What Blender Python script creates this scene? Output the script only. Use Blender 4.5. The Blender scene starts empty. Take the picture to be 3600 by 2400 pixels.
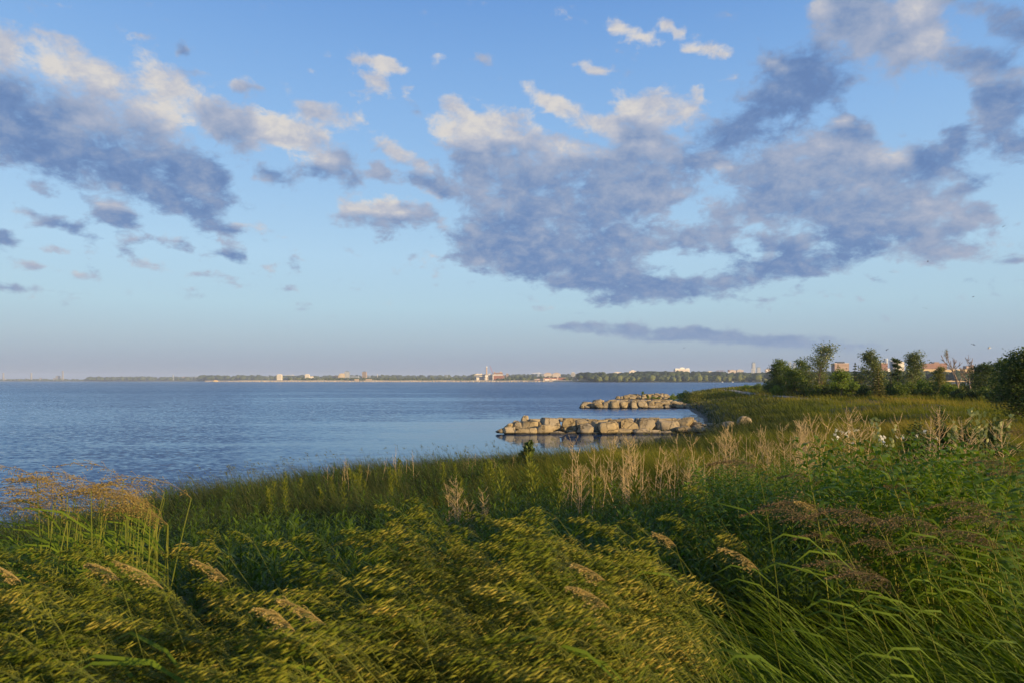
import bpy, math, random
import numpy as np
from mathutils import Vector, Matrix, Euler, noise as mnoise
R = math.radians
scene = bpy.context.scene
COL = scene.collection
rng = np.random.default_rng(7)
random.seed(7)
CAM_H = 5.0
F, CX, HY = 2400.0, 1800.0, 1337.0          # photograph: focal length, centre and horizon in its own pixels
SUN_EL, SUN_AZ = 12.0, 126.0                # azimuth clockwise from the viewing direction (+Y)

# ---------------------------------------------------------------- helpers
def tag(o, label=None, cat=None, group=None, kind=None):
    if label: o['label'] = label
    if cat: o['category'] = cat
    if group: o['group'] = group
    if kind: o['kind'] = kind
    return o

def empty(name, loc=(0, 0, 0), rz=0.0, label=None, cat=None, group=None):
    o = bpy.data.objects.new(name, None)
    o.empty_display_size = 0.3
    o.location = loc
    o.rotation_euler = (0, 0, rz)
    COL.objects.link(o)
    return tag(o, label, cat, group)

def link_mesh(name, me, mat=None, parent=None):
    if mat is not None and not me.materials:
        for m in (mat if isinstance(mat, (list, tuple)) else [mat]):
            me.materials.append(m)
    o = bpy.data.objects.new(name, me)
    COL.objects.link(o)
    if parent is not None:
        o.parent = parent
    return o

def np_mesh(name, verts, quads=None, tris=None, smooth=False, mats=None, vcol=None):
    """mesh out of numpy arrays; vcol = per-vertex float attribute 'tone'"""
    me = bpy.data.meshes.new(name)
    verts = np.asarray(verts, dtype=np.float32).reshape(-1, 3)
    nq = 0 if quads is None else len(quads)
    nt = 0 if tris is None else len(tris)
    me.vertices.add(len(verts))
    me.vertices.foreach_set('co', verts.ravel())
    loops, starts, totals = [], [], []
    s = 0
    if nq:
        q = np.asarray(quads, dtype=np.int32).reshape(-1, 4)
        loops.append(q.ravel())
        starts.append(np.arange(nq, dtype=np.int32) * 4)
        s = nq * 4
    if nt:
        t = np.asarray(tris, dtype=np.int32).reshape(-1, 3)
        loops.append(t.ravel())
        starts.append(s + np.arange(nt, dtype=np.int32) * 3)
    loops = np.concatenate(loops)
    starts = np.concatenate(starts)
    me.loops.add(len(loops))
    me.loops.foreach_set('vertex_index', loops)
    me.polygons.add(nq + nt)
    me.polygons.foreach_set('loop_start', starts)
    if smooth:
        me.polygons.foreach_set('use_smooth', np.ones(nq + nt, dtype=bool))
    if mats is not None:
        me.polygons.foreach_set('material_index', np.asarray(mats, dtype=np.int32))
    me.update(calc_edges=True)
    if vcol is not None:
        a = me.attributes.new('tone', 'FLOAT', 'POINT')
        a.data.foreach_set('value', np.asarray(vcol, dtype=np.float32))
    return me

class MB:
    """collects boxes, tubes and prisms and builds them as ONE mesh"""
    def __init__(self):
        self.v, self.f = [], []
    def add(self, vs, fs):
        b = len(self.v)
        self.v += [tuple(p) for p in vs]
        self.f += [tuple(i + b for i in f) for f in fs]
    def box(self, x0, x1, y0, y1, z0, z1):
        self.add([(x0, y0, z0), (x1, y0, z0), (x1, y1, z0), (x0, y1, z0), (x0, y0, z1), (x1, y0, z1), (x1, y1, z1), (x0, y1, z1)],
                 [(0, 3, 2, 1), (4, 5, 6, 7), (0, 1, 5, 4), (1, 2, 6, 5), (2, 3, 7, 6), (3, 0, 4, 7)])
    def ring_tube(self, rings, cap=True):
        n = len(rings[0]); b = len(self.v)
        for r in rings:
            self.v += [tuple(p) for p in r]
        for i in range(len(rings) - 1):
            for k in range(n):
                self.f.append((b + i * n + k, b + i * n + (k + 1) % n, b + (i + 1) * n + (k + 1) % n, b + (i + 1) * n + k))
        if cap:
            self.f.append(tuple(b + k for k in reversed(range(n))))
            self.f.append(tuple(b + (len(rings) - 1) * n + k for k in range(n)))
    def lathe(self, prof, n=12, c=(0, 0)):
        self.ring_tube([[(c[0] + r * math.cos(2 * math.pi * k / n), c[1] + r * math.sin(2 * math.pi * k / n), z) for k in range(n)] for r, z in prof])
    def tube(self, pts, radii, n=6):
        pts = [Vector(p) for p in pts]
        rings = []
        for i, p in enumerate(pts):
            d = (pts[min(i + 1, len(pts) - 1)] - pts[max(i - 1, 0)])
            d = d.normalized() if d.length > 1e-9 else Vector((0, 0, 1))
            a = d.cross(Vector((0.31, 0.93, 0.17))).normalized()
            b = d.cross(a)
            r = radii[i] if isinstance(radii, (list, tuple)) else radii
            rings.append([p + a * (r * math.cos(2 * math.pi * k / n)) + b * (r * math.sin(2 * math.pi * k / n)) for k in range(n)])
        self.ring_tube(rings)
    def mesh(self, name, smooth=False):
        me = bpy.data.meshes.new(name)
        me.from_pydata(self.v, [], self.f)
        if smooth:
            me.polygons.foreach_set('use_smooth', np.ones(len(me.polygons), dtype=bool))
        me.update()
        return me
    def build(self, name, mat, parent=None, smooth=False):
        return link_mesh(name, self.mesh(name, smooth), mat, parent)

class NT:
    """terse node builder"""
    def __init__(self, tree):
        self.t = tree; self.n = tree.nodes; self.l = tree.links
        self.n.clear()
    def node(self, kind, **kw):
        nd = self.n.new(kind)
        for k, v in kw.items():
            setattr(nd, k, v)
        return nd
    def put(self, sock, v):
        if v is None: return
        if isinstance(v, bpy.types.NodeSocket): self.l.new(v, sock)
        else:
            try: sock.default_value = v
            except Exception:
                sock.default_value = tuple(v) + (1.0,) if len(v) == 3 else v
    def math(self, op, a, b=None, c=None, clamp=False):
        nd = self.node('ShaderNodeMath', operation=op, use_clamp=clamp)
        for i, v in enumerate((a, b, c)):
            if v is not None: self.put(nd.inputs[i], v)
        return nd.outputs[0]
    def vmath(self, op, a, b=None, scale=None):
        nd = self.node('ShaderNodeVectorMath', operation=op)
        self.put(nd.inputs[0], a)
        if b is not None: self.put(nd.inputs[1], b)
        if scale is not None: self.put(nd.inputs['Scale'], scale)
        return nd.outputs[0]
    def mix(self, f, a, b, typ='RGBA', blend='MIX'):
        nd = self.node('ShaderNodeMix', data_type=typ)
        if typ == 'RGBA': nd.blend_type = blend
        idx = {'FLOAT': (2, 3, 0), 'VECTOR': (4, 5, 1), 'RGBA': (6, 7, 2)}[typ]
        self.put(nd.inputs[0], f); self.put(nd.inputs[idx[0]], a); self.put(nd.inputs[idx[1]], b)
        return nd.outputs[idx[2]]
    def smooth(self, v, a, b, lo=0.0, hi=1.0):
        nd = self.node('ShaderNodeMapRange', interpolation_type='SMOOTHSTEP')
        for i, x in enumerate((v, a, b, lo, hi)): self.put(nd.inputs[i], x)
        return nd.outputs[0]
    def lin(self, v, a, b, lo=0.0, hi=1.0):
        nd = self.node('ShaderNodeMapRange', clamp=True)
        for i, x in enumerate((v, a, b, lo, hi)): self.put(nd.inputs[i], x)
        return nd.outputs[0]
    def noise(self, vec, scale, detail=4, rough=0.5, dist=0.0, dims='3D'):
        nd = self.node('ShaderNodeTexNoise', noise_dimensions=dims)
        if vec is not None: self.put(nd.inputs['Vector'], vec)
        self.put(nd.inputs['Scale'], scale); self.put(nd.inputs['Detail'], detail)
        self.put(nd.inputs['Roughness'], rough); self.put(nd.inputs['Distortion'], dist)
        return nd.outputs[0]
    def ramp(self, f, stops, interp='LINEAR'):
        nd = self.node('ShaderNodeValToRGB')
        nd.color_ramp.interpolation = interp
        el = nd.color_ramp.elements
        while len(el) < len(stops): el.new(0.5)
        for e, (p, c) in zip(el, stops):
            e.position = p
            e.color = tuple(c) + (1.0,) if len(c) == 3 else c
        self.put(nd.inputs[0], f)
        return nd.outputs[0]
    def comb(self, x, y, z):
        nd = self.node('ShaderNodeCombineXYZ')
        for i, v in enumerate((x, y, z)): self.put(nd.inputs[i], v)
        return nd.outputs[0]
    def sep(self, v):
        nd = self.node('ShaderNodeSeparateXYZ'); self.put(nd.inputs[0], v)
        return nd.outputs

def lin(r, g, b):
    f = lambda c: (c / 255 / 12.92) if c <= 10.3 else ((c / 255 + 0.055) / 1.055) ** 2.4
    return (f(r), f(g), f(b))

def W(px, py, Y):
    """point of the place that stands Y metres ahead, seen at (px, py) of the photograph"""
    return Vector(((px - CX) / F * Y, Y, CAM_H - (py - HY) / F * Y))

# ---------------------------------------------------------------- camera and render settings
cam_d = bpy.data.cameras.new('camera')
cam_d.sensor_width = 36.0
cam_d.lens = 24.0
cam_d.shift_y = (HY - 1200.0) / 3600.0
cam_d.clip_start = 0.05
cam_d.clip_end = 60000.0
cam_d.dof.use_dof = True
cam_d.dof.focus_distance = 45.0
cam_d.dof.aperture_fstop = 6.3
cam = bpy.data.objects.new('camera', cam_d)
COL.objects.link(cam)
cam.location = (0, 0, CAM_H)
cam.rotation_euler = (R(90), 0, 0)
scene.camera = cam
scene.view_settings.view_transform = 'Standard'
scene.view_settings.look = 'None'
EXPO = 0.8
scene.view_settings.exposure = EXPO
scene.view_settings.gamma = 1.0
cy = scene.cycles
cy.max_bounces = 6; cy.diffuse_bounces = 2; cy.glossy_bounces = 3
cy.transmission_bounces = 4; cy.transparent_max_bounces = 8; cy.volume_bounces = 0
cy.sample_clamp_indirect = 3.0
# ---------------------------------------------------------------- sky: Nishita sky, with a layer of broken cumulus over it
world = bpy.data.worlds.new('World')
scene.world = world
world.use_nodes = True
SKY_STRENGTH = 0.1
# cloud banks: bearing and height (as seen from here, in px of the photo at 2352 wide), half sizes, tilt, weight, brightness
CLOUDS = [
 (10,115,45,60,20,.9,.75),(150,150,115,42,14,1,.95),(120,85,70,22,10,.55,.75),(235,165,95,42,25,1,.85),(400,195,90,48,30,1,.85),
 (350,245,80,36,20,1,.95),(250,265,140,60,20,1,.62),(60,255,120,60,20,1,.12),(110,320,220,80,22,1,.08),(290,335,170,65,20,1,.36),
 (172,292,34,14,5,.9,.95),(330,395,210,60,20,1,.10),(430,445,95,60,28,1,.12),(462,392,60,40,30,.9,.12),(455,440,60,22,25,.5,.5),
 (245,490,62,26,8,1,.12),(240,464,46,12,8,.7,.85),(115,508,80,18,20,.6,.15),(10,545,32,34,25,.8,.12),(375,560,42,16,10,.9,.2),(368,550,24,8,5,.5,.85),
 (520,585,45,14,15,.75,.12),(500,522,62,14,12,.6,.15),(480,262,46,34,30,.6,.6),(535,290,75,36,28,.6,.55),(560,198,45,14,15,.45,.75),(530,320,50,30,30,.4,.3),
 (345,88,42,14,25,.45,.7),(425,120,22,10,60,.4,.15),(140,18,22,10,10,.35,.7),(190,545,35,12,10,.4,.15),(65,600,40,6,5,.35,.6),(290,580,25,10,15,.35,.2),
 (850,192,42,20,20,.75,.85),(875,150,48,16,18,.7,.9),(925,212,32,10,5,.65,.85),(825,222,45,10,12,.45,.75),(985,140,25,12,0,.3,.8),(650,200,26,14,20,.3,.75),(760,140,26,10,20,.25,.75),
 (700,252,55,20,25,.55,.75),(770,270,85,32,14,.85,.75),(665,312,95,32,18,1,.92),(620,320,60,14,5,.6,.75),(745,350,80,28,32,.95,.75),
 (790,395,50,40,50,.65,.3),(770,372,20,14,10,.5,.95),(650,412,60,24,15,.7,.2),(620,415,30,12,20,.5,.8),(740,405,40,18,20,.6,.15),(920,350,66,20,26,.75,.8),(965,372,24,14,20,.5,.75),
 (880,395,36,18,25,.55,.35),(870,478,112,28,5,1,.95),(875,505,105,18,3,.8,.2),(805,500,40,18,10,.8,.5),(965,485,40,20,15,.6,.3),(990,425,70,20,25,.75,.2),(700,300,40,20,20,.5,.9),
 (1045,250,42,24,25,.7,.85),(1075,300,85,44,18,1,.97),(1180,285,75,36,22,1,.85),(1215,320,40,25,40,.7,.6),(1120,375,100,52,12,1,.28),
 (1285,235,80,20,28,.95,.92),(1370,280,80,24,22,.95,.9),(1240,205,30,12,20,.5,.9),(1500,258,75,45,5,1,.85),(1565,240,68,38,0,.95,.75),(1622,210,20,18,0,.65,.88),(1470,300,60,28,10,.8,.3),
 (1480,78,55,16,20,.85,.95),(1440,72,26,12,10,.6,.9),(1560,68,40,12,25,.65,.9),(1595,108,40,11,5,.75,.97),(1650,115,36,16,10,.45,.8),(1390,165,45,11,12,.55,.85),(1250,32,40,10,5,.25,.8),(1420,46,50,10,0,.25,.8),(1660,178,30,6,0,.25,.7),
 (2030,70,165,95,18,1,.42),(1895,20,34,22,0,.7,.9),(2125,95,50,28,-25,.9,.9),(2085,20,36,36,0,.6,.85),(1960,30,80,40,10,.5,.2),(2240,10,60,25,10,.5,.3),
 (1855,180,112,72,5,1,.06),(1790,235,60,30,10,.7,.06),(1700,305,125,52,-18,1,.06),(1745,265,45,26,-20,.7,.06),(1620,350,60,26,-10,.8,.08),
 (2320,220,95,90,5,1,.14),(2330,60,70,50,10,.5,.22),(2310,170,80,20,-5,.6,.72),(2250,130,70,30,10,.55,.15),(2320,320,60,50,30,.8,.12),(2200,305,45,28,20,.75,.10),
 (1945,312,50,36,0,.95,.1),(1880,330,40,18,0,.6,.6),(1920,285,22,10,0,.4,.8),
 (1340,375,145,58,8,1,.42),(1320,345,100,20,8,.7,.85),(1480,375,120,55,-12,1,.2),(1500,345,70,24,10,.6,.7),(1175,465,120,60,10,1,.3),(1110,450,60,30,15,.7,.5),
 (1350,470,220,90,0,1,.28),(1300,560,260,52,5,1,.14),(1240,612,150,38,6,1,.08),(1400,640,230,28,8,1,.12),(1540,540,160,44,-18,1,.34),(1180,560,120,50,10,.8,.2),
 (1800,430,230,85,-16,1,.32),(2000,430,190,75,5,1,.30),(1830,350,90,30,-15,.8,.5),(2010,360,100,26,8,.75,.7),(2150,375,110,40,-12,1,.08),(2000,510,220,62,8,1,.32),(1900,580,250,46,-10,1,.12),
 (1720,640,260,22,-10,1,.16),(1450,668,110,20,4,.9,.12),(2130,490,100,40,3,.95,.55),(2060,370,50,16,20,.5,.9),(2240,425,66,18,-15,.75,.12),(2240,485,50,24,0,.5,.4),(2120,585,95,36,4,.7,.5),(2220,585,60,20,0,.4,.5),(2320,595,60,12,-8,.4,.3),
 (1590,475,75,30,-28,-1.0,.5),(1530,500,60,20,-20,-.5,.5),(1545,597,75,14,6,-.9,.5),(1740,578,55,13,14,-.7,.5),(1720,520,40,12,10,-.6,.5),(1880,560,40,8,0,-.35,.5),(1790,280,40,10,-10,-.4,.5),(1600,420,40,10,-30,-.5,.5),
 (1570,768,270,16,3,.62,.12),(1750,785,260,14,3,.7,.15),(1900,778,120,6,2,.45,.2),(1450,755,140,8,3,.4,.25),
 (500,640,65,11,10,.38,.5),(350,604,40,8,8,.3,.5),(150,576,85,9,10,.32,.55),(20,660,55,14,10,.45,.2),(180,625,50,6,12,.3,.5),(700,700,24,5,5,.4,.4),(640,655,40,8,5,.25,.5),(600,530,50,10,10,.25,.6),(50,490,50,10,18,.35,.7),
 (990,620,60,9,5,.28,.5),(810,565,40,12,20,.2,.3),(1400,685,40,6,0,.5,.1),(1750,690,60,6,-3,.3,.3),(600,655,60,6,5,.2,.5),(140,665,40,5,5,.25,.4)]
wr = random.Random(12)
for _ in range(150):                      # stray wisps under and between the banks
    x_, y_ = wr.uniform(-60, 2400), wr.uniform(120, 700) if wr.random() < .4 else wr.uniform(420, 700)
    if 560 < y_ < 640 and 1500 < x_ < 1650: continue
    k_ = .6 + .4 * (700 - y_) / 580
    CLOUDS.append((x_, y_, wr.uniform(12, 46) * k_, wr.uniform(8, 15) * k_, wr.uniform(0, 30), wr.uniform(.14, .34), wr.uniform(.15, .8)))
NROW, NCOL = 57, 141                     # rows of elevation, columns of bearing
AZ0, AZ1, ELTOP = -40.0, 40.0, 32.0
azs = np.radians(np.linspace(AZ0, AZ1, NCOL)); els = np.radians(np.linspace(0, ELTOP, NROW))
A, E = np.meshgrid(azs, els)
gx = 1176 + np.tan(A) * 1568.0
gy = 873.5 - np.tan(E) / np.cos(A) * 1568.0
dens = np.zeros_like(gx); bsum = np.zeros_like(gx); wsum = np.zeros_like(gx) + 1e-4
for (cx, cyy, rx, ry, rot, wt, br) in CLOUDS:
    wt = min(1.0, wt * 1.8) if 0 < wt < 0.8 else wt
    br = br * 0.98
    c, s = math.cos(R(rot)), math.sin(R(rot))
    dx, dy = gx - cx, gy - cyy
    rx = max(rx, 15); ry = max(ry, 11)
    u = (dx * c + dy * s) / rx; v = (-dx * s + dy * c) / ry
    r2 = u * u + v * v
    g = np.exp(-(r2 ** 1.5) * 0.7)
    dens = np.maximum(dens, 0) * 1.0
    if wt < 0:
        dens = dens * (1 + wt * g)
    else:
        dens = 1 - (1 - dens) * (1 - np.clip(wt * g, 0, 0.98))
        k = (g ** 2) * wt
        # later entries lie over earlier ones
        bsum = bsum * (1 - 0.55 * g) + br * k; wsum = wsum * (1 - 0.55 * g) + k
bright = (bsum + 0.45e-3) / (wsum + 1e-3)
dens = np.clip(dens, 0, 1); bright = np.clip(bright, 0, 1)

N = NT(world.node_tree)
tc = N.node('ShaderNodeTexCoord').outputs['Generated']
D = N.vmath('NORMALIZE', tc)
dx_, dy_, dz_ = N.sep(D)
az = N.math('ARCTAN2', dx_, dy_)
el = N.math('ARCSINE', dz_)
uu = N.math('MULTIPLY_ADD', az, 1 / R(AZ1 - AZ0), 0.5, clamp=True)
vv = N.math('MULTIPLY', el, (NROW - 1) / R(ELTOP))
# small warp of the map so that its cells never show
q = N.vmath('DIVIDE', D, N.comb(*([N.math('ADD', N.math('MAXIMUM', dz_, 0.0), 0.60)] * 3)))
w1 = N.node('ShaderNodeTexNoise'); N.put(w1.inputs['Vector'], q); N.put(w1.inputs['Scale'], 5.0); N.put(w1.inputs['Detail'], 4.0)
ws = N.sep(w1.outputs[1])
uu = N.math('MULTIPLY_ADD', N.math('SUBTRACT', ws[0], 0.5), 0.055, uu)
vv = N.math('MULTIPLY_ADD', N.math('SUBTRACT', ws[1], 0.5), 2.2, vv)
uvec = N.comb(uu, uu, uu)
prev = None
for j in range(NROW):
    nd = N.node('ShaderNodeRGBCurve')
    for ch, arr in ((0, dens), (1, bright)):
        cu = nd.mapping.curves[ch]
        pts = cu.points
        for _ in range(NCOL - 2): pts.new(0.5, 0.5)
    nd.mapping.update()
    for ch, arr in ((0, dens), (1, bright)):
        pts = nd.mapping.curves[ch].points
        for i in range(NCOL):
            pts[i].location = (i / (NCOL - 1), float(arr[j, i]))
            pts[i].handle_type = 'AUTO_CLAMPED'
    nd.mapping.extend = 'HORIZONTAL'
    nd.mapping.update()
    N.l.new(uvec, nd.inputs['Color'])
    if prev is None: prev = nd.outputs[0]
    else: prev = N.mix(N.smooth(vv, j - 1.0, float(j)) if False else N.math('SUBTRACT', vv, j - 1.0, clamp=True), prev, nd.outputs[0])
sc = N.node('ShaderNodeSeparateColor'); N.l.new(prev, sc.inputs[0])
lay, bri = sc.outputs[0], sc.outputs[1]
# beyond the mapped bearings the field goes on as an even scatter
off = N.smooth(N.math('ABSOLUTE', az), R(37), R(43))
offz = N.smooth(el, R(30), R(34))
off = N.math('MAXIMUM', off, offz)
lay = N.mix(off, lay, 0.35, 'FLOAT')
bri = N.mix(off, bri, 0.55, 'FLOAT')
# billows
def billow(vec):
    a = N.noise(vec, 22.0, 10, 0.65, 0.2)
    b = N.noise(vec, 9.0, 3, 0.5)
    return N.math('MULTIPLY_ADD', N.math('SUBTRACT', b, 0.5), 0.40, a)
fb = billow(q)
fb2 = billow(N.vmath('ADD', q, (0.008, 0.0, 0.020)))
low = N.smooth(el, R(1.0), R(9.0))
t = N.math('MULTIPLY_ADD', N.math('SUBTRACT', fb, 0.5), N.math('MULTIPLY', N.lin(low, 0, 1, 1.6, 2.6), N.math('MULTIPLY_ADD', lay, -0.45, 1.22)), lay)
alpha = N.math('MULTIPLY', N.smooth(t, 0.28, 0.97), 0.96)
# sun side of each billow is bright, the far side falls into blue shade
rel = N.math('MULTIPLY', N.math('SUBTRACT', fb, fb2), 0.95)
bb = N.math('ADD', bri, rel)
thin = N.math('SUBTRACT', 1.0, N.smooth(t, 0.5, 1.0))
bb = N.math('MULTIPLY_ADD', thin, 0.10, bb)
cc = N.ramp(bb, [(0.0, lin(100, 130, 178)), (0.12, lin(110, 139, 184)), (0.36, lin(142, 160, 191)), (0.58, lin(166, 176, 198)), (0.8, lin(192, 194, 204)), (1.0, lin(219, 214, 209))])
# clouds near the horizon stand behind more air
cc = N.mix(N.math('MULTIPLY', N.math('SUBTRACT', 1.0, low), 0.6), cc, lin(148, 168, 195) + (1,))
sky = N.node('ShaderNodeTexSky', sky_type='NISHITA')
sky.sun_disc = False
sky.sun_elevation = R(SUN_EL)
sky.sun_rotation = R(SUN_AZ)
sky.altitude = 80; sky.air_density = 1.0; sky.dust_density = 1.2; sky.ozone_density = 1.0
SKYCOL = sky.outputs[0]
grade = N.ramp(N.math('MULTIPLY', el, 1 / R(40), clamp=True), [(0.0, lin(138, 154, 182)), (1.5 / 40, lin(148, 166, 192)), (3.5 / 40, lin(164, 188, 208)),
    (6.0 / 40, lin(174, 207, 226)), (10 / 40, lin(175, 211, 238)), (15 / 40, lin(158, 199, 238)), (20 / 40, lin(142, 187, 236)), (25 / 40, lin(125, 173, 230)), (29 / 40, lin(110, 160, 223)), (1.0, lin(84, 132, 202))])
grade = N.vmath('SCALE', grade, scale=2 ** -EXPO / SKY_STRENGTH)
skyc = N.mix(0.9, SKYCOL, grade)
alpha = N.math('MULTIPLY', alpha, N.smooth(el, R(0.2), R(1.2)))
cl = N.vmath('SCALE', cc, scale=2 ** -EXPO / SKY_STRENGTH)
final = N.mix(alpha, skyc, cl)
bg = N.node('ShaderNodeBackground')
N.l.new(final, bg.inputs[0]); bg.inputs[1].default_value = SKY_STRENGTH
out = N.node('ShaderNodeOutputWorld')
N.l.new(bg.outputs[0], out.inputs[0])
world.cycles.sampling_method = 'MANUAL'; world.cycles.sample_map_resolution = 512

sun_d = bpy.data.lights.new('sun', 'SUN')
sun_d.energy = 5.0
sun_d.angle = R(0.5)
sun_d.color = (1.0, 0.72, 0.38)
sun = bpy.data.objects.new('sun', sun_d)
COL.objects.link(sun)
sdir = Vector((math.sin(R(SUN_AZ)) * math.cos(R(SUN_EL)), math.cos(R(SUN_AZ)) * math.cos(R(SUN_EL)), math.sin(R(SUN_EL))))
sun.rotation_euler = (-sdir).to_track_quat('-Z', 'Y').to_euler()
sun.location = (20, -30, 40)
# ---------------------------------------------------------------- the land: shoreline, heights, ground sheet, lake, path
SHORE = np.array([(-60, -40), (-30, -10), (-19, 5), (-14.5, 14), (-12.4, 21), (-9.3, 27.5), (-3.8, 31), (1, 34), (6, 39), (11, 46), (14.5, 52), (17.0, 59),
    (19.3, 68), (22, 78), (25.3, 90), (28.3, 105), (31.2, 122), (35, 140), (41, 165), (49, 195), (61, 235), (82, 285), (112, 345), (140, 380), (200, 400), (260, 340),
    (300, 220), (330, 100), (350, -300), (-120, -300)], dtype=float)
PATH = np.array([(72, 235), (67, 212), (60, 185), (54, 160), (49.5, 142), (47.5, 128), (46.5, 115), (47, 104), (48.5, 95), (51, 85), (55, 74), (61, 64), (76, 50), (105, 35)], dtype=float)

def seg_dist(x, y, pts, closed):
    x = np.asarray(x, float); y = np.asarray(y, float)
    best = np.full(x.shape, 1e18)
    n = len(pts)
    for i in range(n if closed else n - 1):
        ax, ay = pts[i]; bx, by = pts[(i + 1) % n]
        vx, vy = bx - ax, by - ay
        t = np.clip(((x - ax) * vx + (y - ay) * vy) / (vx * vx + vy * vy), 0, 1)
        best = np.minimum(best, (x - ax - t * vx) ** 2 + (y - ay - t * vy) ** 2)
    return np.sqrt(best)

def inside(x, y, pts):
    x = np.asarray(x, float); y = np.asarray(y, float)
    c = np.zeros(x.shape, bool)
    n = len(pts)
    for i in range(n):
        ax, ay = pts[i]; bx, by = pts[(i + 1) % n]
        if ay == by: continue
        hit = ((ay > y) != (by > y)) & (x < (bx - ax) * (y - ay) / (by - ay) + ax)
        c ^= hit
    return c

def shore_d(x, y):
    d = seg_dist(x, y, SHORE, True)
    return np.where(inside(x, y, SHORE), d, -d)

def fnoise(x, y, s, seed=0):
    """cheap smooth field in about -1..1 made of crossed waves"""
    r = np.random.default_rng(seed)
    out = 0
    for k in range(6):
        a = r.uniform(0, 2 * math.pi); f = s * r.uniform(0.6, 1.9); p = r.uniform(0, 6.28)
        out = out + np.sin((x * math.cos(a) + y * math.sin(a)) * f * 6.283 + p + 1.3 * np.sin((x * math.sin(a) - y * math.cos(a)) * f * 4.1 + p))
    return out / 3.2

def height(x, y):
    x = np.asarray(x, float); y = np.asarray(y, float)
    d = shore_d(x, y) + 0.35 * fnoise(x, y, 0.22, 3)
    z = np.interp(d, [-60, -8, -2.0, 0, 1.5, 5, 10, 15, 20, 200], [-6, -2.2, -0.9, -0.05, 1.0, 1.55, 1.95, 2.2, 2.35, 2.4])
    z = z + 1.15 * np.exp(-((x - 2) ** 2 + y ** 2) / 112.0)
    k = np.clip((d - 3) / 12, 0, 1) * np.clip((np.hypot(x, y) - 10) / 25, 0, 1)
    z = z + k * (0.34 * fnoise(x, y, 1 / 24.0, 5) + 0.16 * fnoise(x, y, 1 / 8.0, 8))
    z = z + 0.03 * fnoise(x, y, 0.7, 9) * np.clip(d, 0, 1)
    dp = seg_dist(x, y, PATH, False)
    w = np.clip(1 - (dp - 2.0) / 4.0, 0, 1)
    return z * (1 - w) + w * np.minimum(z, 2.28)

def ground_z(x, y):
    return float(height(np.array([x]), np.array([y]))[0])

def soil_material():
    m = bpy.data.materials.new('soil_and_gravel'); m.use_nodes = True
    N = NT(m.node_tree)
    geo = N.node('ShaderNodeNewGeometry')
    P = geo.outputs['Position']
    z = N.sep(P)[2]
    n1 = N.noise(P, 0.9, 6, 0.6); n2 = N.noise(P, 14, 5, 0.65)
    earth = N.ramp(n2, [(0.3, (0.020, 0.022, 0.010)), (0.55, (0.045, 0.045, 0.018)), (0.75, (0.085, 0.075, 0.035))])
    grav = N.ramp(N.noise(P, 9, 6, 0.7), [(0.3, (0.04, 0.032, 0.022)), (0.6, (0.13, 0.11, 0.08))])
    wet = N.smooth(N.math('MULTIPLY_ADD', N.math('SUBTRACT', n1, 0.5), 0.6, z), 0.15, 0.5)
    col = N.mix(wet, grav, earth)
    b = N.node('ShaderNodeBsdfPrincipled'); N.put(b.inputs['Base Color'], col); b.inputs['Roughness'].default_value = 0.95
    bm = N.node('ShaderNodeBump'); N.put(bm.inputs['Height'], n2); bm.inputs['Distance'].default_value = 0.05
    N.l.new(bm.outputs[0], b.inputs['Normal'])
    N.l.new(b.outputs[0], N.node('ShaderNodeOutputMaterial').inputs[0])
    return m
M_SOIL = soil_material()
nr, nth = 230, 300
rr = 0.25 * (900 / 0.25) ** (np.linspace(0, 1, nr))
th = np.linspace(0, 2 * math.pi, nth, endpoint=False)
RR, TH = np.meshgrid(rr, th, indexing='ij')
gx_, gy_ = RR * np.sin(TH), RR * np.cos(TH)
gz_ = height(gx_, gy_)
vs = np.stack([gx_, gy_, gz_], -1).reshape(-1, 3)
i, j = np.meshgrid(np.arange(nr - 1), np.arange(nth), indexing='ij')
a_ = i * nth + j; b_ = i * nth + (j + 1) % nth
quads = np.stack([a_, b_, b_ + nth, a_ + nth], -1).reshape(-1, 4)[:, ::-1]
vs = np.vstack([vs, [[0, 0, ground_z(0, 0)]]])
fan = np.stack([np.full(nth, len(vs) - 1), (np.arange(nth) + 1) % nth, np.arange(nth)], -1)[:, ::-1]
# the lake bed runs on, deep down, to the horizon
bed = 12000.0
ob = len(vs); vs = np.vstack([vs, np.stack([bed * np.sin(th), bed * np.cos(th), np.full(nth, -7.0)], -1)])
k_ = np.arange(nth)
quads = np.vstack([quads, np.stack([(nr - 1) * nth + k_, (nr - 1) * nth + (k_ + 1) % nth, ob + (k_ + 1) % nth, ob + k_], -1)[:, ::-1]])
tag(link_mesh('ground', np_mesh('ground', vs, quads, fan, smooth=True), M_SOIL), 'grassy bank and level field of dark soil sloping down to the lake', 'ground', kind='structure')

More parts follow.
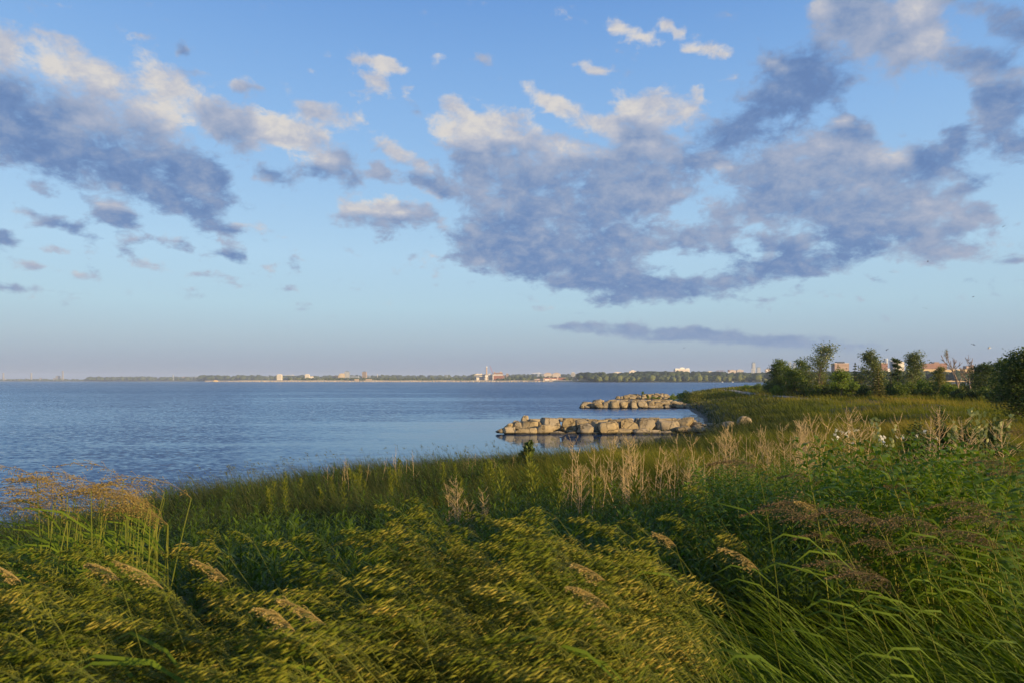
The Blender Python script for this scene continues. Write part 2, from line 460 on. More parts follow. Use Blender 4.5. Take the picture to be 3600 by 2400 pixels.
# lake
def water_material():
    m = bpy.data.materials.new('lake_water'); m.use_nodes = True
    N = NT(m.node_tree)
    P = N.node('ShaderNodeNewGeometry').outputs['Position']
    px, py, pz = N.sep(P)
    # wind lanes, and calm water in the lee of the breakwaters
    lane = N.noise(N.comb(N.math('MULTIPLY', px, 0.006), N.math('MULTIPLY', py, 0.03), 0.0), 1.0, 4, 0.6, 0.6)
    lane2 = N.noise(N.comb(N.math('MULTIPLY', px, 0.03), N.math('MULTIPLY', py, 0.16), 3.0), 1.0, 3, 0.6, 0.4)
    dx = N.math('DIVIDE', N.math('SUBTRACT', px, 12.0), 42.0); dy = N.math('DIVIDE', N.math('SUBTRACT', py, 66.0), 48.0)
    calm = N.math('SUBTRACT', 1.0, N.smooth(N.math('MULTIPLY_ADD', N.math('SUBTRACT', lane2, 0.5), 0.9, N.math('SQRT', N.math('ADD', N.math('MULTIPLY', dx, dx), N.math('MULTIPLY', dy, dy)))), 0.35, 1.15))
    wind = N.math('MULTIPLY', N.lin(lane, 0.3, 0.7, 0.55, 1.15), N.lin(lane2, 0.3, 0.7, 0.8, 1.15))
    amp = N.math('MULTIPLY', wind, N.math('MULTIPLY_ADD', calm, -0.90, 1.0))
    # slopes of the ripples, straight from two noise fields (a height map would be filtered flat far out)
    def slopes(sx, sy, sc, det, off):
        nd = N.node('ShaderNodeTexNoise'); nd.inputs['Scale'].default_value = sc; nd.inputs['Detail'].default_value = det; nd.inputs['Roughness'].default_value = 0.6
        N.l.new(N.comb(N.math('MULTIPLY', px, sx), N.math('MULTIPLY', py, sy), off), nd.inputs['Vector'])
        return N.vmath('SUBTRACT', nd.outputs['Color'], (0.5, 0.5, 0.5))
    sl = N.vmath('ADD', N.vmath('SCALE', slopes(0.55, 1.0, 3.8, 3.0, 0.0), scale=0.80), N.vmath('SCALE', slopes(0.5, 1.0, 1.1, 2.0, 9.0), scale=0.26))
    sl = N.vmath('SCALE', sl, scale=N.math('MULTIPLY', amp, N.lin(py, 20.0, 600.0, 1.05, 3.4)))
    ss = N.sep(sl)
    # seen this flat, mostly the near faces of the ripples show
    tilt = N.math('MULTIPLY', N.lin(amp, 0.1, 0.9, 0.0, 1.0), N.lin(py, 20.0, 300.0, -0.07, -0.17))
    nrm = N.vmath('NORMALIZE', N.comb(N.math('MULTIPLY', ss[0], 0.7), N.math('MULTIPLY_ADD', ss[1], 0.55, tilt), 1.0))
    class _B: pass
    bm = _B(); bm.outputs = [nrm]
    fr = N.node('ShaderNodeFresnel'); fr.inputs['IOR'].default_value = 1.33; N.l.new(bm.outputs[0], fr.inputs['Normal'])
    gl = N.node('ShaderNodeBsdfGlossy'); gl.inputs['Roughness'].default_value = 0.06; N.l.new(bm.outputs[0], gl.inputs['Normal'])
    gl.inputs['Color'].default_value = (0.80, 0.90, 1.0, 1)
    df = N.node('ShaderNodeBsdfDiffuse'); df.inputs['Color'].default_value = (0.012, 0.043, 0.108, 1)
    mx = N.node('ShaderNodeMixShader'); N.l.new(fr.outputs[0], mx.inputs[0]); N.l.new(df.outputs[0], mx.inputs[1]); N.l.new(gl.outputs[0], mx.inputs[2])
    N.l.new(mx.outputs[0], N.node('ShaderNodeOutputMaterial').inputs[0])
    return m
wv = MB(); wv.add([(-11000, -1500, 0), (11000, -1500, 0), (9000, 9900, 0), (-6500, 9900, 0)], [(0, 1, 2, 3)])
tag(wv.build('lake', water_material()), 'wide blue lake with fine wind ripples', 'lake', kind='structure')

# gravel path through the field
def ribbon(pts, half, dz, step=1.5):
    P_ = [Vector(p) for p in pts]
    dense = []
    for a, b in zip(P_[:-1], P_[1:]):
        n = max(1, int((b - a).length / step))
        dense += [a.lerp(b, k / n) for k in range(n)]
    dense.append(P_[-1])
    for _ in range(12):
        dense = [dense[0]] + [(dense[k - 1] + dense[k] * 2 + dense[k + 1]) / 4 for k in range(1, len(dense) - 1)] + [dense[-1]]
    v, f = [], []
    cols = 5
    for k, p in enumerate(dense):
        d = (dense[min(k + 1, len(dense) - 1)] - dense[max(k - 1, 0)]).normalized()
        n = Vector((-d.y, d.x))
        for c in range(cols):
            q = p + n * (half * (c / (cols - 1) * 2 - 1))
            v.append((q.x, q.y, ground_z(q.x, q.y) + dz))
        if k:
            for c in range(cols - 1):
                o = (k - 1) * cols + c
                f.append((o, o + cols, o + cols + 1, o + 1))
    mb = MB(); mb.add(v, f)
    return mb
def simple_mat(name, stops, scale=3.0, rough=0.9, detail=5, bump=0.0, spec=0.3):
    m = bpy.data.materials.new(name); m.use_nodes = True
    N = NT(m.node_tree)
    P = N.node('ShaderNodeTexCoord').outputs['Object']
    n = N.noise(P, scale, detail, 0.6)
    b = N.node('ShaderNodeBsdfPrincipled')
    N.put(b.inputs['Base Color'], N.ramp(n, [(0.5 + (i / (len(stops) - 1) - 0.5) * 0.5 if len(stops) > 1 else 0.5, c) for i, c in enumerate(stops)]))
    b.inputs['Roughness'].default_value = rough; b.inputs['Specular IOR Level'].default_value = spec
    if bump:
        bm = N.node('ShaderNodeBump'); N.put(bm.inputs['Height'], n); bm.inputs['Distance'].default_value = bump
        N.l.new(bm.outputs[0], b.inputs['Normal'])
    N.l.new(b.outputs[0], N.node('ShaderNodeOutputMaterial').inputs[0])
    return m
M_PATH = simple_mat('pale_gravel', [(0.24, 0.21, 0.17), (0.36, 0.32, 0.26)], 6.0, 0.95)
tag(ribbon([tuple(p) for p in PATH], 1.5, 0.05).build('path', M_PATH), 'pale gravel footpath curving through the field', 'path', kind='structure')
# ---------------------------------------------------------------- the far side of the lake: shore, woods, towers
def wood_mat(name, dark, light, sc=0.12):
    m = bpy.data.materials.new(name); m.use_nodes = True
    N = NT(m.node_tree)
    P = N.node('ShaderNodeNewGeometry').outputs['Position']
    oi = N.node('ShaderNodeAttribute', attribute_name='tone')
    n = N.noise(P, sc, 5, 0.65)
    f = N.math('MULTIPLY_ADD', N.math('SUBTRACT', n, 0.5), 0.9, oi.outputs['Fac'])
    b = N.node('ShaderNodeBsdfPrincipled')
    N.put(b.inputs['Base Color'], N.ramp(f, [(0.1, dark), (0.9, light)]))
    b.inputs['Roughness'].default_value = 0.9; b.inputs['Specular IOR Level'].default_value = 0.1
    N.l.new(b.outputs[0], N.node('ShaderNodeOutputMaterial').inputs[0])
    return m
M_WOOD = wood_mat('far_foliage', (0.020, 0.034, 0.012), (0.085, 0.100, 0.028))
M_SAND = simple_mat('rubble_beach', [(0.38, 0.29, 0.18), (0.66, 0.54, 0.37)], 0.05, 0.95)
M_FARGRASS = simple_mat('far_grass', [(0.05, 0.06, 0.02), (0.12, 0.11, 0.04)], 0.02, 0.95)

def strip(front, depths, heights, name, mat, label, cat):
    """land whose waterline follows FRONT (px, Y) and that rises inland"""
    f2 = []
    for (p0, y0), (p1, y1) in zip(front[:-1], front[1:]):
        n = max(1, int(abs(p1 - p0) / 12))
        f2 += [(p0 + (p1 - p0) * k / n, y0 + (y1 - y0) * k / n) for k in range(n)]
    f2.append(front[-1])
    v, q = [], []
    m = len(depths)
    for i, (px, Y) in enumerate(f2):
        for d, h in zip(depths, heights):
            yy = Y + d + (mnoise.noise((px * 0.02, 0.0, 1.3)) * 0.25 * depths[min(2, m - 1)] if d == 0 else 0)
            hh = h * (1 + 0.35 * mnoise.noise((px * 0.011, d * 0.003, 4.1)))
            v.append(((px - CX) / F * yy, yy, hh))
        if i:
            for k in range(m - 1):
                o = (i - 1) * m + k
                q.append((o, o + m, o + m + 1, o + 1))
    return tag(link_mesh(name, np_mesh(name, v, q, smooth=True), mat), label, cat, kind='structure')

# (px of the photo, metres away)
strip([(-500, 7000), (0, 6900), (300, 6500), (560, 6000), (760, 5400), (1700, 4800)], [0, 60, 400, 3000], [-0.6, 3, 10, 14], 'far_land', M_FARGRASS, 'low hazy land along the far side of the lake', 'land')
SPIT = [(722, 3500), (830, 3330), (1200, 3150), (1700, 2950), (2000, 2780), (2150, 2600)]
strip(SPIT, [0, 8, 60], [-0.5, 4.6, 7.4], 'beach', M_SAND, 'tan sandy beach along the far spit', 'beach')
strip(SPIT, [58, 60.5, 150, 2300], [5.6, 7.5, 7.6, 7.8], 'spit_land', M_FARGRASS, 'flat spit of land in front of the far shore', 'land')
strip([(1990, 2900), (2060, 2500), (2300, 2320), (2700, 2200), (3100, 1900), (3500, 1700), (4300, 1500)], [0, 12, 150, 700, 3000], [-0.5, 1.2, 7, 13, 20], 'park_land', M_FARGRASS, 'wooded park shore right of the spit', 'land')
# rubble along the spit
bv, bq = [], []
for (p0, y0), (p1, y1) in zip([(718, 3490), (830, 3318), (1200, 3138), (1700, 2938), (2000, 2768)], [(830, 3318), (1200, 3138), (1700, 2938), (2000, 2768), (2075, 2690)]):
    n = int(abs(p1 - p0) / 3)
    for k in range(n):
        t = k / n; px = p0 + (p1 - p0) * t; Y = y0 + (y1 - y0) * t
        c = Vector(((px - CX) / F * Y, Y, 0))
        for r_ in range(2):
            s = random.uniform(1.2, 3.2); o = c + Vector((random.uniform(-3, 3), random.uniform(0, 14), 0))
            hgt = random.uniform(2.2, 6.2) * (0.55 if p0 < 830 else 1.0)
            b = len(bv)
            for (ax, ay) in ((-1, -1), (1, -1), (1, 1), (-1, 1)):
                bv.append((o.x + ax * s * random.uniform(.9, 1.3), o.y + ay * s, -0.5))
            for (ax, ay) in ((-1, -1), (1, -1), (1, 1), (-1, 1)):
                bv.append((o.x + ax * s * random.uniform(.4, .9), o.y + ay * s * .7, hgt * random.uniform(.7, 1)))
            bq += [(b, b + 1, b + 5, b + 4), (b + 1, b + 2, b + 6, b + 5), (b + 2, b + 3, b + 7, b + 6), (b + 3, b, b + 4, b + 7), (b + 4, b + 5, b + 6, b + 7)]
tag(link_mesh('beach_rubble', np_mesh('beach_rubble', bv, bq), M_SAND), 'sunlit sandy rubble edging the far spit', 'rubble', kind='stuff')

# crowns of far trees: lumpy shells
def ico(sub):
    import bmesh
    bm = bmesh.new(); bmesh.ops.create_icosphere(bm, subdivisions=sub, radius=1.0)
    v = np.array([p.co[:] for p in bm.verts]); f = np.array([[q.index for q in t.verts] for t in bm.faces]); bm.free()
    return v, f
IV2, IF2 = ico(2)
IV3, IF3 = ico(3)
def lumpy(iv, seed, amp=0.35, fr=2.2, flat=0.75):
    r = np.array([1 + amp * mnoise.fractal((p[0] * fr + seed, p[1] * fr, p[2] * fr - seed), 0.8, 2.0, 3) for p in iv])
    v = iv * r[:, None]
    v[:, 2] = np.where(v[:, 2] < 0, v[:, 2] * flat, v[:, 2])
    return v
CROWNS = [lumpy(IV2, s * 7.7) for s in range(8)]
def crown_mass(items):
    """items: (x, y, zbase, radius, height, tone)"""
    V, T, C = [], [], []
    off = 0
    for (x, y, z, r, h, t) in items:
        c = CROWNS[random.randrange(8)]
        a = random.uniform(0, 6.28); ca, sa = math.cos(a), math.sin(a)
        v = np.stack([(c[:, 0] * ca - c[:, 1] * sa) * r + x, (c[:, 0] * sa + c[:, 1] * ca) * r + y, (c[:, 2] * 0.5 + 0.42) * h + z], -1)
        V.append(v); T.append(IF2 + off); off += len(v)
        C.append(np.full(len(v), t) + rng.normal(0, .10, len(v)))
    return np.concatenate(V), np.concatenate(T), np.concatenate(C)
def woods(name, spec, label):
    items = []
    for (p0, p1, y0, y1, n, hmin, hmax, gz, t0, t1) in spec:
        for _ in range(n):
            px = random.uniform(p0, p1); Y = random.uniform(y0, y1)
            h = random.uniform(hmin, hmax)
            items.append(((px - CX) / F * Y, Y, gz - 1, h * random.uniform(.38, .62), h, random.uniform(t0, t1)))
    v, t, c = crown_mass(items)
    o = link_mesh(name, np_mesh(name, v, None, t, smooth=True, vcol=c), M_WOOD)
    return tag(o, label, 'woods', kind='stuff')
woods('hazy_woods', [(-60, 330, 6700, 7300, 220, 12, 26, 4, .2, .6), (300, 900, 6200, 6900, 420, 24, 46, 5, .2, .6), (700, 1700, 5200, 5900, 520, 26, 50, 7, .2, .6),
                     (1650, 2150, 4700, 5300, 260, 28, 52, 8, .2, .5)], 'long hazy line of woods on the low far shore')
woods('spit_woods', [(1010, 1720, 3400, 3700, 420, 8, 19, 6, .3, .7), (1380, 1690, 3250, 3350, 60, 5, 11, 5, .3, .7), (1745, 1890, 2990, 3050, 50, 11, 17, 4, .3, .8), (1760, 2120, 3300, 3600, 200, 14, 26, 6, .2, .6),
                     (1640, 1745, 3010, 3040, 26, 4, 8, 4, .3, .7), (1990, 2040, 2850, 2950, 20, 12, 18, 3, .3, .7)], 'scrubby trees behind the rubble of the far spit')
woods('park_woods', [(2035, 3700, 2450, 2750, 700, 20, 31, 10, .05, .5), (2075, 2750, 2330, 2450, 190, 14, 25, 5, .15, .75), (2700, 3700, 1750, 2100, 330, 16, 27, 9, .1, .5),
                     (2230, 2560, 2560, 2700, 90, 29, 36, 10, .05, .35), (2930, 3750, 1130, 1380, 190, 15, 20, 5, .05, .45)], 'dense dark park woods on the far shore at right')

# round trees one can tell apart along the park waterline
M_TRUNK_FAR = simple_mat('far_bark', [(0.10, 0.075, 0.05), (0.18, 0.14, 0.10)], 0.3)
M_SHORE_TREE = wood_mat('shore_tree_foliage', (0.035, 0.055, 0.015), (0.125, 0.135, 0.035), 0.3)
proto = []
for k in range(4):
    v = lumpy(IV3, 31.7 * k + 3, 0.42, 2.6, 0.9)
    v = np.concatenate([v * [1, 1, .52] + [0, 0, .52], lumpy(IV3, 11.1 * k + 9, .4, 2.4) * [.55, .5, .3] + [.45 - .2 * k, -.3, .40]])
    t = np.concatenate([IF3, IF3 + len(IV3)])
    proto.append(np_mesh('shore_crown', v, None, t, smooth=True, vcol=0.35 + 0.5 * rng.random(len(v))))
    proto[-1].materials.append(M_SHORE_TREE)
trk = MB(); trk.tube([(0, 0, -.1), (0.02, 0, .2), (0.0, 0, .55)], [.055, .045, .03], 6); trk_me = trk.mesh('shore_trunk'); trk_me.materials.append(M_TRUNK_FAR)
SHORE_TREES = [(2106, 14), (2130, 17), (2154, 15), (2176, 18), (2201, 11), (2224, 14), (2244, 14), (2260, 11), (2289, 19), (2318, 12), (2346, 14), (2368, 13), (2388, 10), (2418, 15), (2456, 19), (2482, 12), (2500, 15), (2522, 17), (2548, 15), (2562, 13), (2598, 19), (2612, 18), (2638, 16), (2662, 19), (2686, 17)]
ORD = ['first', 'second', 'third', 'fourth', 'fifth', 'sixth', 'seventh', 'eighth', 'ninth', 'tenth', 'eleventh', 'twelfth', 'thirteenth', 'fourteenth', 'fifteenth', 'sixteenth', 'seventeenth', 'eighteenth', 'nineteenth', 'twentieth',
       'twenty-first', 'twenty-second', 'twenty-third', 'twenty-fourth', 'twenty-fifth', 'twenty-sixth', 'twenty-seventh', 'twenty-eighth', 'twenty-ninth', 'thirtieth', 'thirty-first', 'thirty-second', 'thirty-third', 'thirty-fourth', 'thirty-fifth',
       'thirty-sixth', 'thirty-seventh', 'thirty-eighth', 'thirty-ninth', 'fortieth']
for k, (px, h) in enumerate(SHORE_TREES):
    Y = 2330 - (px - 2100) * 0.2 + random.uniform(-8, 8)
    size = 'tall' if h >= 18 else ('low' if h <= 12 else 'middling')
    e = empty('shore_tree', ((px - CX) / F * Y, Y, 1.6), random.uniform(0, 6), '%s round tree at the far park waterline, %s from the left end' % (size, ORD[k]), 'tree', 'round trees along the far park waterline')
    hs = h * 1.15
    c = link_mesh('crown', proto[k % 4], None, e); c.scale = (hs * random.uniform(.5, .72), hs * random.uniform(.5, .65), hs)
    t = link_mesh('trunk', trk_me, None, e); t.scale = (hs, hs, hs)

# ---- buildings
def bmat(name, col, rough=0.7, spec=0.3):
    m = bpy.data.materials.new(name); m.use_nodes = True
    N = NT(m.node_tree)
    n = N.noise(N.node('ShaderNodeNewGeometry').outputs['Position'], 0.08, 4, 0.6)
    b = N.node('ShaderNodeBsdfPrincipled')
    c2 = tuple(c * 0.8 for c in col)
    N.put(b.inputs['Base Color'], N.ramp(n, [(0.3, c2), (0.7, col)]))
    b.inputs['Roughness'].default_value = rough; b.inputs['Specular IOR Level'].default_value = spec
    N.l.new(b.outputs[0], N.node('ShaderNodeOutputMaterial').inputs[0])
    return m
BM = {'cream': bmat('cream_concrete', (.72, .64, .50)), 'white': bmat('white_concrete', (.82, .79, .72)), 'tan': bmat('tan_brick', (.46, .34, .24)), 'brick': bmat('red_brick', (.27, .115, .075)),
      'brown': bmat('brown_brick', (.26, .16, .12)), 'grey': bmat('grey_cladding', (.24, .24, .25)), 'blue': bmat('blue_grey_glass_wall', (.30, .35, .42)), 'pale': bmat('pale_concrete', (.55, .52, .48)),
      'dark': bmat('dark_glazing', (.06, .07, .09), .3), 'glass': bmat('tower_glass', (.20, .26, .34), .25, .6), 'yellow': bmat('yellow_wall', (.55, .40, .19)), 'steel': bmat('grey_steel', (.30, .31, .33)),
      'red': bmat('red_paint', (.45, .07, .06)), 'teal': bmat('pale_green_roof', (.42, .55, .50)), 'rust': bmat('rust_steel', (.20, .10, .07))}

def facade(parent, x0, x1, yf, z0, z1, floors, mat, bays=0, depth=0.35):
    """one window band a floor, standing a little proud of the wall; each band is a part of its own"""
    fh = (z1 - z0) / floors
    for f in range(floors):
        mb = MB()
        za, zb = z0 + fh * (f + .32), z0 + fh * (f + .80)
        if False:
            bw = (x1 - x0) / bays
            for b in range(bays):
                mb.box(x0 + bw * (b + .18), x0 + bw * (b + .82), yf - depth, yf + .2, za, zb)
        else:
            mb.box(x0, x1, yf - depth, yf + .2, za, zb)
        mb.build('window_band', BM[mat], parent)

def building(name, label, Y, blocks, mat, floors=0, wmat='dark', bays=0, roof=None, cat='building', group=None, depth=None):
    """blocks: (px0, px1, top py[, base py]) at Y metres; the first block carries the windows"""
    px0, px1, top = blocks[0][:3]
    e = empty(name, ((px0 + px1) / 2 / F * Y - CX / F * Y, Y, 0), 0, label, cat, group)
    ox = e.location.x
    X = lambda p: (p - CX) / F * Y - ox
    Z = lambda p: CAM_H - (p - HY) / F * Y
    for n, b in enumerate(blocks):
        mb = MB()
        d = depth or max(12.0, (X(b[1]) - X(b[0])) * 0.5)
        yo = 0 if n == 0 else 0.35 + 0.3 * n
        zb = Z(b[3]) if len(b) > 3 else -1.0
        mb.box(X(b[0]), X(b[1]), yo, yo + d, zb, Z(b[2]))
        mb.build('wall' if n == 0 else ('roof_block' if n == 1 and roof is None else 'wing'), BM[mat if not (len(b) > 4) else b[4]], e)
    if floors:
        facade(e, X(px0) + .8, X(px1) - .8, 0, Z(1337 - (1337 - top) * 0.25 if top < 1337 else top), Z(top) - 1.0, floors, wmat, bays)
    return e

# far left, through the most air
def chimney(name, label, px, w, top, Y, mat='pale', band=None, cat='chimney'):
    z = CAM_H - (top - HY) / F * Y; r = w / 2 / F * Y
    e = empty(name, ((px - CX) / F * Y, Y, 0), 0, label, cat)
    mb = MB(); mb.lathe([(r * 1.35, -2), (r * 1.1, z * .5), (r, z * .93)], 14); mb.build('shaft', BM[mat], e, True)
    mb = MB(); mb.lathe([(r * 1.03, z * .93 + .02), (r * 1.08, z * .95), (r * 1.04, z)], 14); mb.build('cap', BM[band or mat], e, True)
    return e
chimney('chimney', 'leftmost of the three hazy chimneys on the far left shore', 12, 5, 1309, 7000, 'grey')
chimney('chimney', 'middle hazy chimney on the far left shore, right of an empty stretch', 110, 5, 1309, 7000, 'grey')
chimney('chimney', 'tallest hazy chimney on the far left shore, beside a stepped plant', 221, 5, 1302, 7000, 'grey')
building('plant_hall', 'small hazy block at the foot of the leftmost chimney', 7050, [(5, 18, 1330)], 'grey')
building('plant_hall', 'hazy peaked hall between the middle and the tallest chimney', 7050, [(135, 148, 1330), (138, 145, 1326)], 'grey')
building('plant_hall', 'largest hazy stepped plant just left of the tallest chimney', 7050, [(187, 212, 1327), (195, 209, 1320), (199, 205, 1319)], 'grey')
building('shed', 'low hazy sheds just right of the tallest chimney', 7080, [(224, 236, 1331)], 'tan')
building('shed', 'low hazy sheds just left of the middle chimney', 7080, [(85, 100, 1331), (88, 92, 1329)], 'tan')
building('shed', 'low hazy sheds right of the leftmost chimney', 7080, [(48, 70, 1331)], 'tan')
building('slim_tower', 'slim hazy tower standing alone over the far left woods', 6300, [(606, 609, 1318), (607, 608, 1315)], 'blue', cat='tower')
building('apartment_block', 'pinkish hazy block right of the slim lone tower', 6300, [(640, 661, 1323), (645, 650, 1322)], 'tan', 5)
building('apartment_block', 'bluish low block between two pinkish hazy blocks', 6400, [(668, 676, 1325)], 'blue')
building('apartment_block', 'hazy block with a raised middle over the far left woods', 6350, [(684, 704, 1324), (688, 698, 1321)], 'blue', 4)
building('apartment_block', 'hazy pinkish block, the second from the right over the far left woods', 6300, [(713, 728, 1321)], 'tan', 5)
building('apartment_block', 'hazy dark block at the right end of the far left row', 6300, [(743, 760, 1321), (747, 751, 1319)], 'grey', 5)
building('beach_house', 'small orange house at the tip of the far spit', 3420, [(750, 763, 1336), (753, 758, 1334)], 'yellow', cat='house')
building('apartment_block', 'bluish hazy block left of the first white tower', 5600, [(930, 943, 1320), (930, 934, 1324)], 'blue', 5)
building('apartment_block', 'tiny bluish hazy tower just left of the first white tower', 5600, [(959, 966, 1320)], 'blue', 4)
building('boat_shed', 'long low pale green roofed shed at the spit shore', 3330, [(922, 953, 1335)], 'teal', cat='shed')
building('boat_shed', 'short low pale shed below the first white tower', 3330, [(963, 984, 1335)], 'pale', cat='shed')
building('apartment_tower', 'first white tower from the left, alone above the spit', 3900, [(973, 990, 1315), (977, 987, 1313.5)], 'cream', 12, 'pale', 3)
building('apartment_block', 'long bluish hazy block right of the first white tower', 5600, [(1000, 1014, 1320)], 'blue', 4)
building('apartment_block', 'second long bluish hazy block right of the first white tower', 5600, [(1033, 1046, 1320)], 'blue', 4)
building('apartment_tower', 'white tower with a low pale wing, left of the marina masts', 3900, [(1072, 1087, 1315), (1075, 1084, 1313.5), (1087, 1100, 1321)], 'cream', 11, 'pale', 3)
building('apartment_block', 'low pinkish block left of the glass tower pair', 3950, [(1169, 1184, 1320), (1172, 1178, 1319)], 'tan', 4)
building('apartment_tower', 'yellow tower touching the tall glass tower', 3900, [(1193, 1209, 1312), (1197, 1206, 1311), (1189, 1194, 1317)], 'yellow', 11, 'pale', 4)
building('glass_tower', 'tallest blue glass tower of the middle far shore', 3920, [(1210, 1229, 1306), (1213, 1225, 1303), (1216, 1222, 1302)], 'glass', 14, 'pale', 5, cat='tower')
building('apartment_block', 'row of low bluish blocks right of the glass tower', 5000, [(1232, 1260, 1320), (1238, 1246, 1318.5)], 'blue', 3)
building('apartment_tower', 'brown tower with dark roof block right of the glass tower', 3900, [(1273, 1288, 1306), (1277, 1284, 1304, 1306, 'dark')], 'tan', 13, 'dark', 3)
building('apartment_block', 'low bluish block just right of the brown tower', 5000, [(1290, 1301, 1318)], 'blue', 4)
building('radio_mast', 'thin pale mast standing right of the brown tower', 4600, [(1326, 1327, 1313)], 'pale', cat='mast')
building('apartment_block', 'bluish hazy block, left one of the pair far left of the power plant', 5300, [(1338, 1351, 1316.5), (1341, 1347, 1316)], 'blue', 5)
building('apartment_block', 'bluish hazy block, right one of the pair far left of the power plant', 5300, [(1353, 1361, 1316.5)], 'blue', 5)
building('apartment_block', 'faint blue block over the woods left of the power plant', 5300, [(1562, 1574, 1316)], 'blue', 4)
building('works_shed', 'sandy brown shed on the spit below the brown tower', 3350, [(1285, 1306, 1331), (1246, 1260, 1331)], 'tan', cat='shed')
# the power plant
building('plant_hall', 'cream hall of the power plant left of its tan chimney', 3050, [(1668, 1709, 1315), (1672, 1700, 1313), (1676, 1682, 1312), (1690, 1695, 1311.5)], 'cream', 3, 'dark', 7)
building('plant_hall', 'dark grey low hall in front of the cream power plant hall', 3030, [(1674, 1707, 1324), (1674, 1686, 1318)], 'grey')
building('plant_annexe', 'small cream box in front of the dark grey hall', 3012, [(1675, 1683, 1326)], 'cream')
chimney('chimney', 'tall tan chimney with a pale cap at the power plant', 1710.5, 4.6, 1287, 3040, 'tan', 'white')
building('plant_annexe', 'cluttered pale grey boiler house between chimney and red brick hall', 3060, [(1713, 1733, 1317), (1716, 1728, 1313), (1720, 1724, 1311.5)], 'pale', 4, 'dark', 4)
building('plant_annexe', 'white box at the foot of the tan chimney', 3010, [(1706, 1715, 1318, 1322), (1707, 1710, 1322)], 'white')
building('plant_hall', 'big red brick power plant hall with dark top band', 3050, [(1735, 1768, 1319), (1735.2, 1767.8, 1314, 1319.4, 'pale'), (1735, 1768, 1308.5, 1314, 'brown'), (1757, 1765, 1305, 1309, 'tan'), (1736, 1741, 1305.5, 1309, 'tan'), (1768, 1774, 1318, 1337, 'brown')], 'brick')
building('plant_annexe', 'narrow white stair tower left of the red brick hall', 3046, [(1732, 1734.4, 1314)], 'white')
# cranes
def crawler_crane():
    Y = 3060
    e = empty('lattice_crane', ((1733 - CX) / F * Y, Y, 0), 0, 'red lattice boom crane leaning left over the power plant', 'crane')
    a = W(1733, 1313, Y); b = W(1722, 1284, Y); o = e.location
    mb = MB()
    for dx in (-.8, .8):
        for dy in (-.8, .8):
            mb.tube([a - o + Vector((dx, dy, 0)), b - o + Vector((dx * .3, dy * .3, 0))], .35, 5)
    for k in range(12):
        p = a.lerp(b, k / 12) - o; q = a.lerp(b, (k + 1) / 12) - o; s = 1 if k % 2 else -1
        mb.tube([p + Vector((-.8 * s, 0, 0)), q + Vector((.8 * s, 0, 0))], .22, 4)
    mb.build('boom', BM['red'], e)
    mb = MB(); mb.tube([b - o, b - o + Vector((0, 0, -22))], .15, 4); mb.build('hoist_rope', BM['steel'], e)
    mb = MB(); mb.box(-3, 4, -2, 2, CAM_H - (1313 - HY) / F * Y - 6, CAM_H - (1313 - HY) / F * Y); mb.build('cab', BM['red'], e)
crawler_crane()
def tower_crane(px, top, foot, jl, jr, Y, label, mat='white'):
    e = empty('tower_crane', ((px - CX) / F * Y, Y, 0), 0, label, 'crane')
    z = lambda p: CAM_H - (p - HY) / F * Y
    X = lambda p: (p - px) / F * Y
    mb = MB(); mb.box(-1, 1, -1, 1, z(foot), z(top)); mb.build('mast', BM[mat], e)
    zj = z(top + 4)
    mb = MB(); mb.box(X(jl), -1.05, -.8, .8, zj, zj + 1.8); mb.box(1.05, X(jr), -.8, .8, zj, zj + 1.8); mb.build('jib', BM[mat], e)
    mb = MB(); mb.tube([(0, 0, z(top)), (X(jl) * .7, 0, zj + 1.9)], .35, 4); mb.tube([(0, 0, z(top)), (X(jr) * .8, 0, zj + 1.9)], .35, 4); mb.build('tie_bar', BM[mat], e)
    mb = MB(); mb.box(X(jr) - 4, X(jr), -1.3, 1.3, zj - 4, zj - .02); mb.build('counterweight', BM['grey'], e)
tower_crane(1895, 1307, 1340, 1869, 1902, 4300, 'pale tower crane with a long left jib over a building site')
tower_crane(1029, 1314, 1340, 1001, 1034, 5400, 'faint pale tower crane above the woods right of the first white tower')
# right of the plant
building('apartment_tower', 'small pink tower just right of the power plant', 4300, [(1779, 1788, 1312), (1782, 1786, 1311)], 'tan', 6)
building('brick_stack', 'dark red brick stub behind the trees right of the power plant', 3600, [(1855, 1859, 1320)], 'brick', cat='building')
building('building_site', 'bluish unfinished block under the long jibbed crane', 4350, [(1887, 1896, 1314), (1890, 1894, 1312)], 'blue', 5)
building('apartment_block', 'pale bluish block between crane and tan twin blocks', 4350, [(1903, 1911, 1312)], 'blue', 5)
building('apartment_block', 'left one of the tan stepped twin blocks', 3900, [(1912, 1940, 1312), (1921, 1933, 1308.5), (1916, 1937, 1310.3)], 'tan', 7, 'pale', 6)
building('apartment_block', 'right one of the tan stepped twin blocks', 3900, [(1942, 1971, 1312), (1951, 1964, 1308.5), (1946, 1968, 1310.3)], 'tan', 7, 'pale', 6)
building('apartment_tower', 'pale tower with a narrow roof block right of the tan twins', 3900, [(2008, 2022, 1309), (2011, 2019, 1306.5), (2007, 2023, 1310.5, 1312, 'white')], 'pale', 8, 'dark', 4)
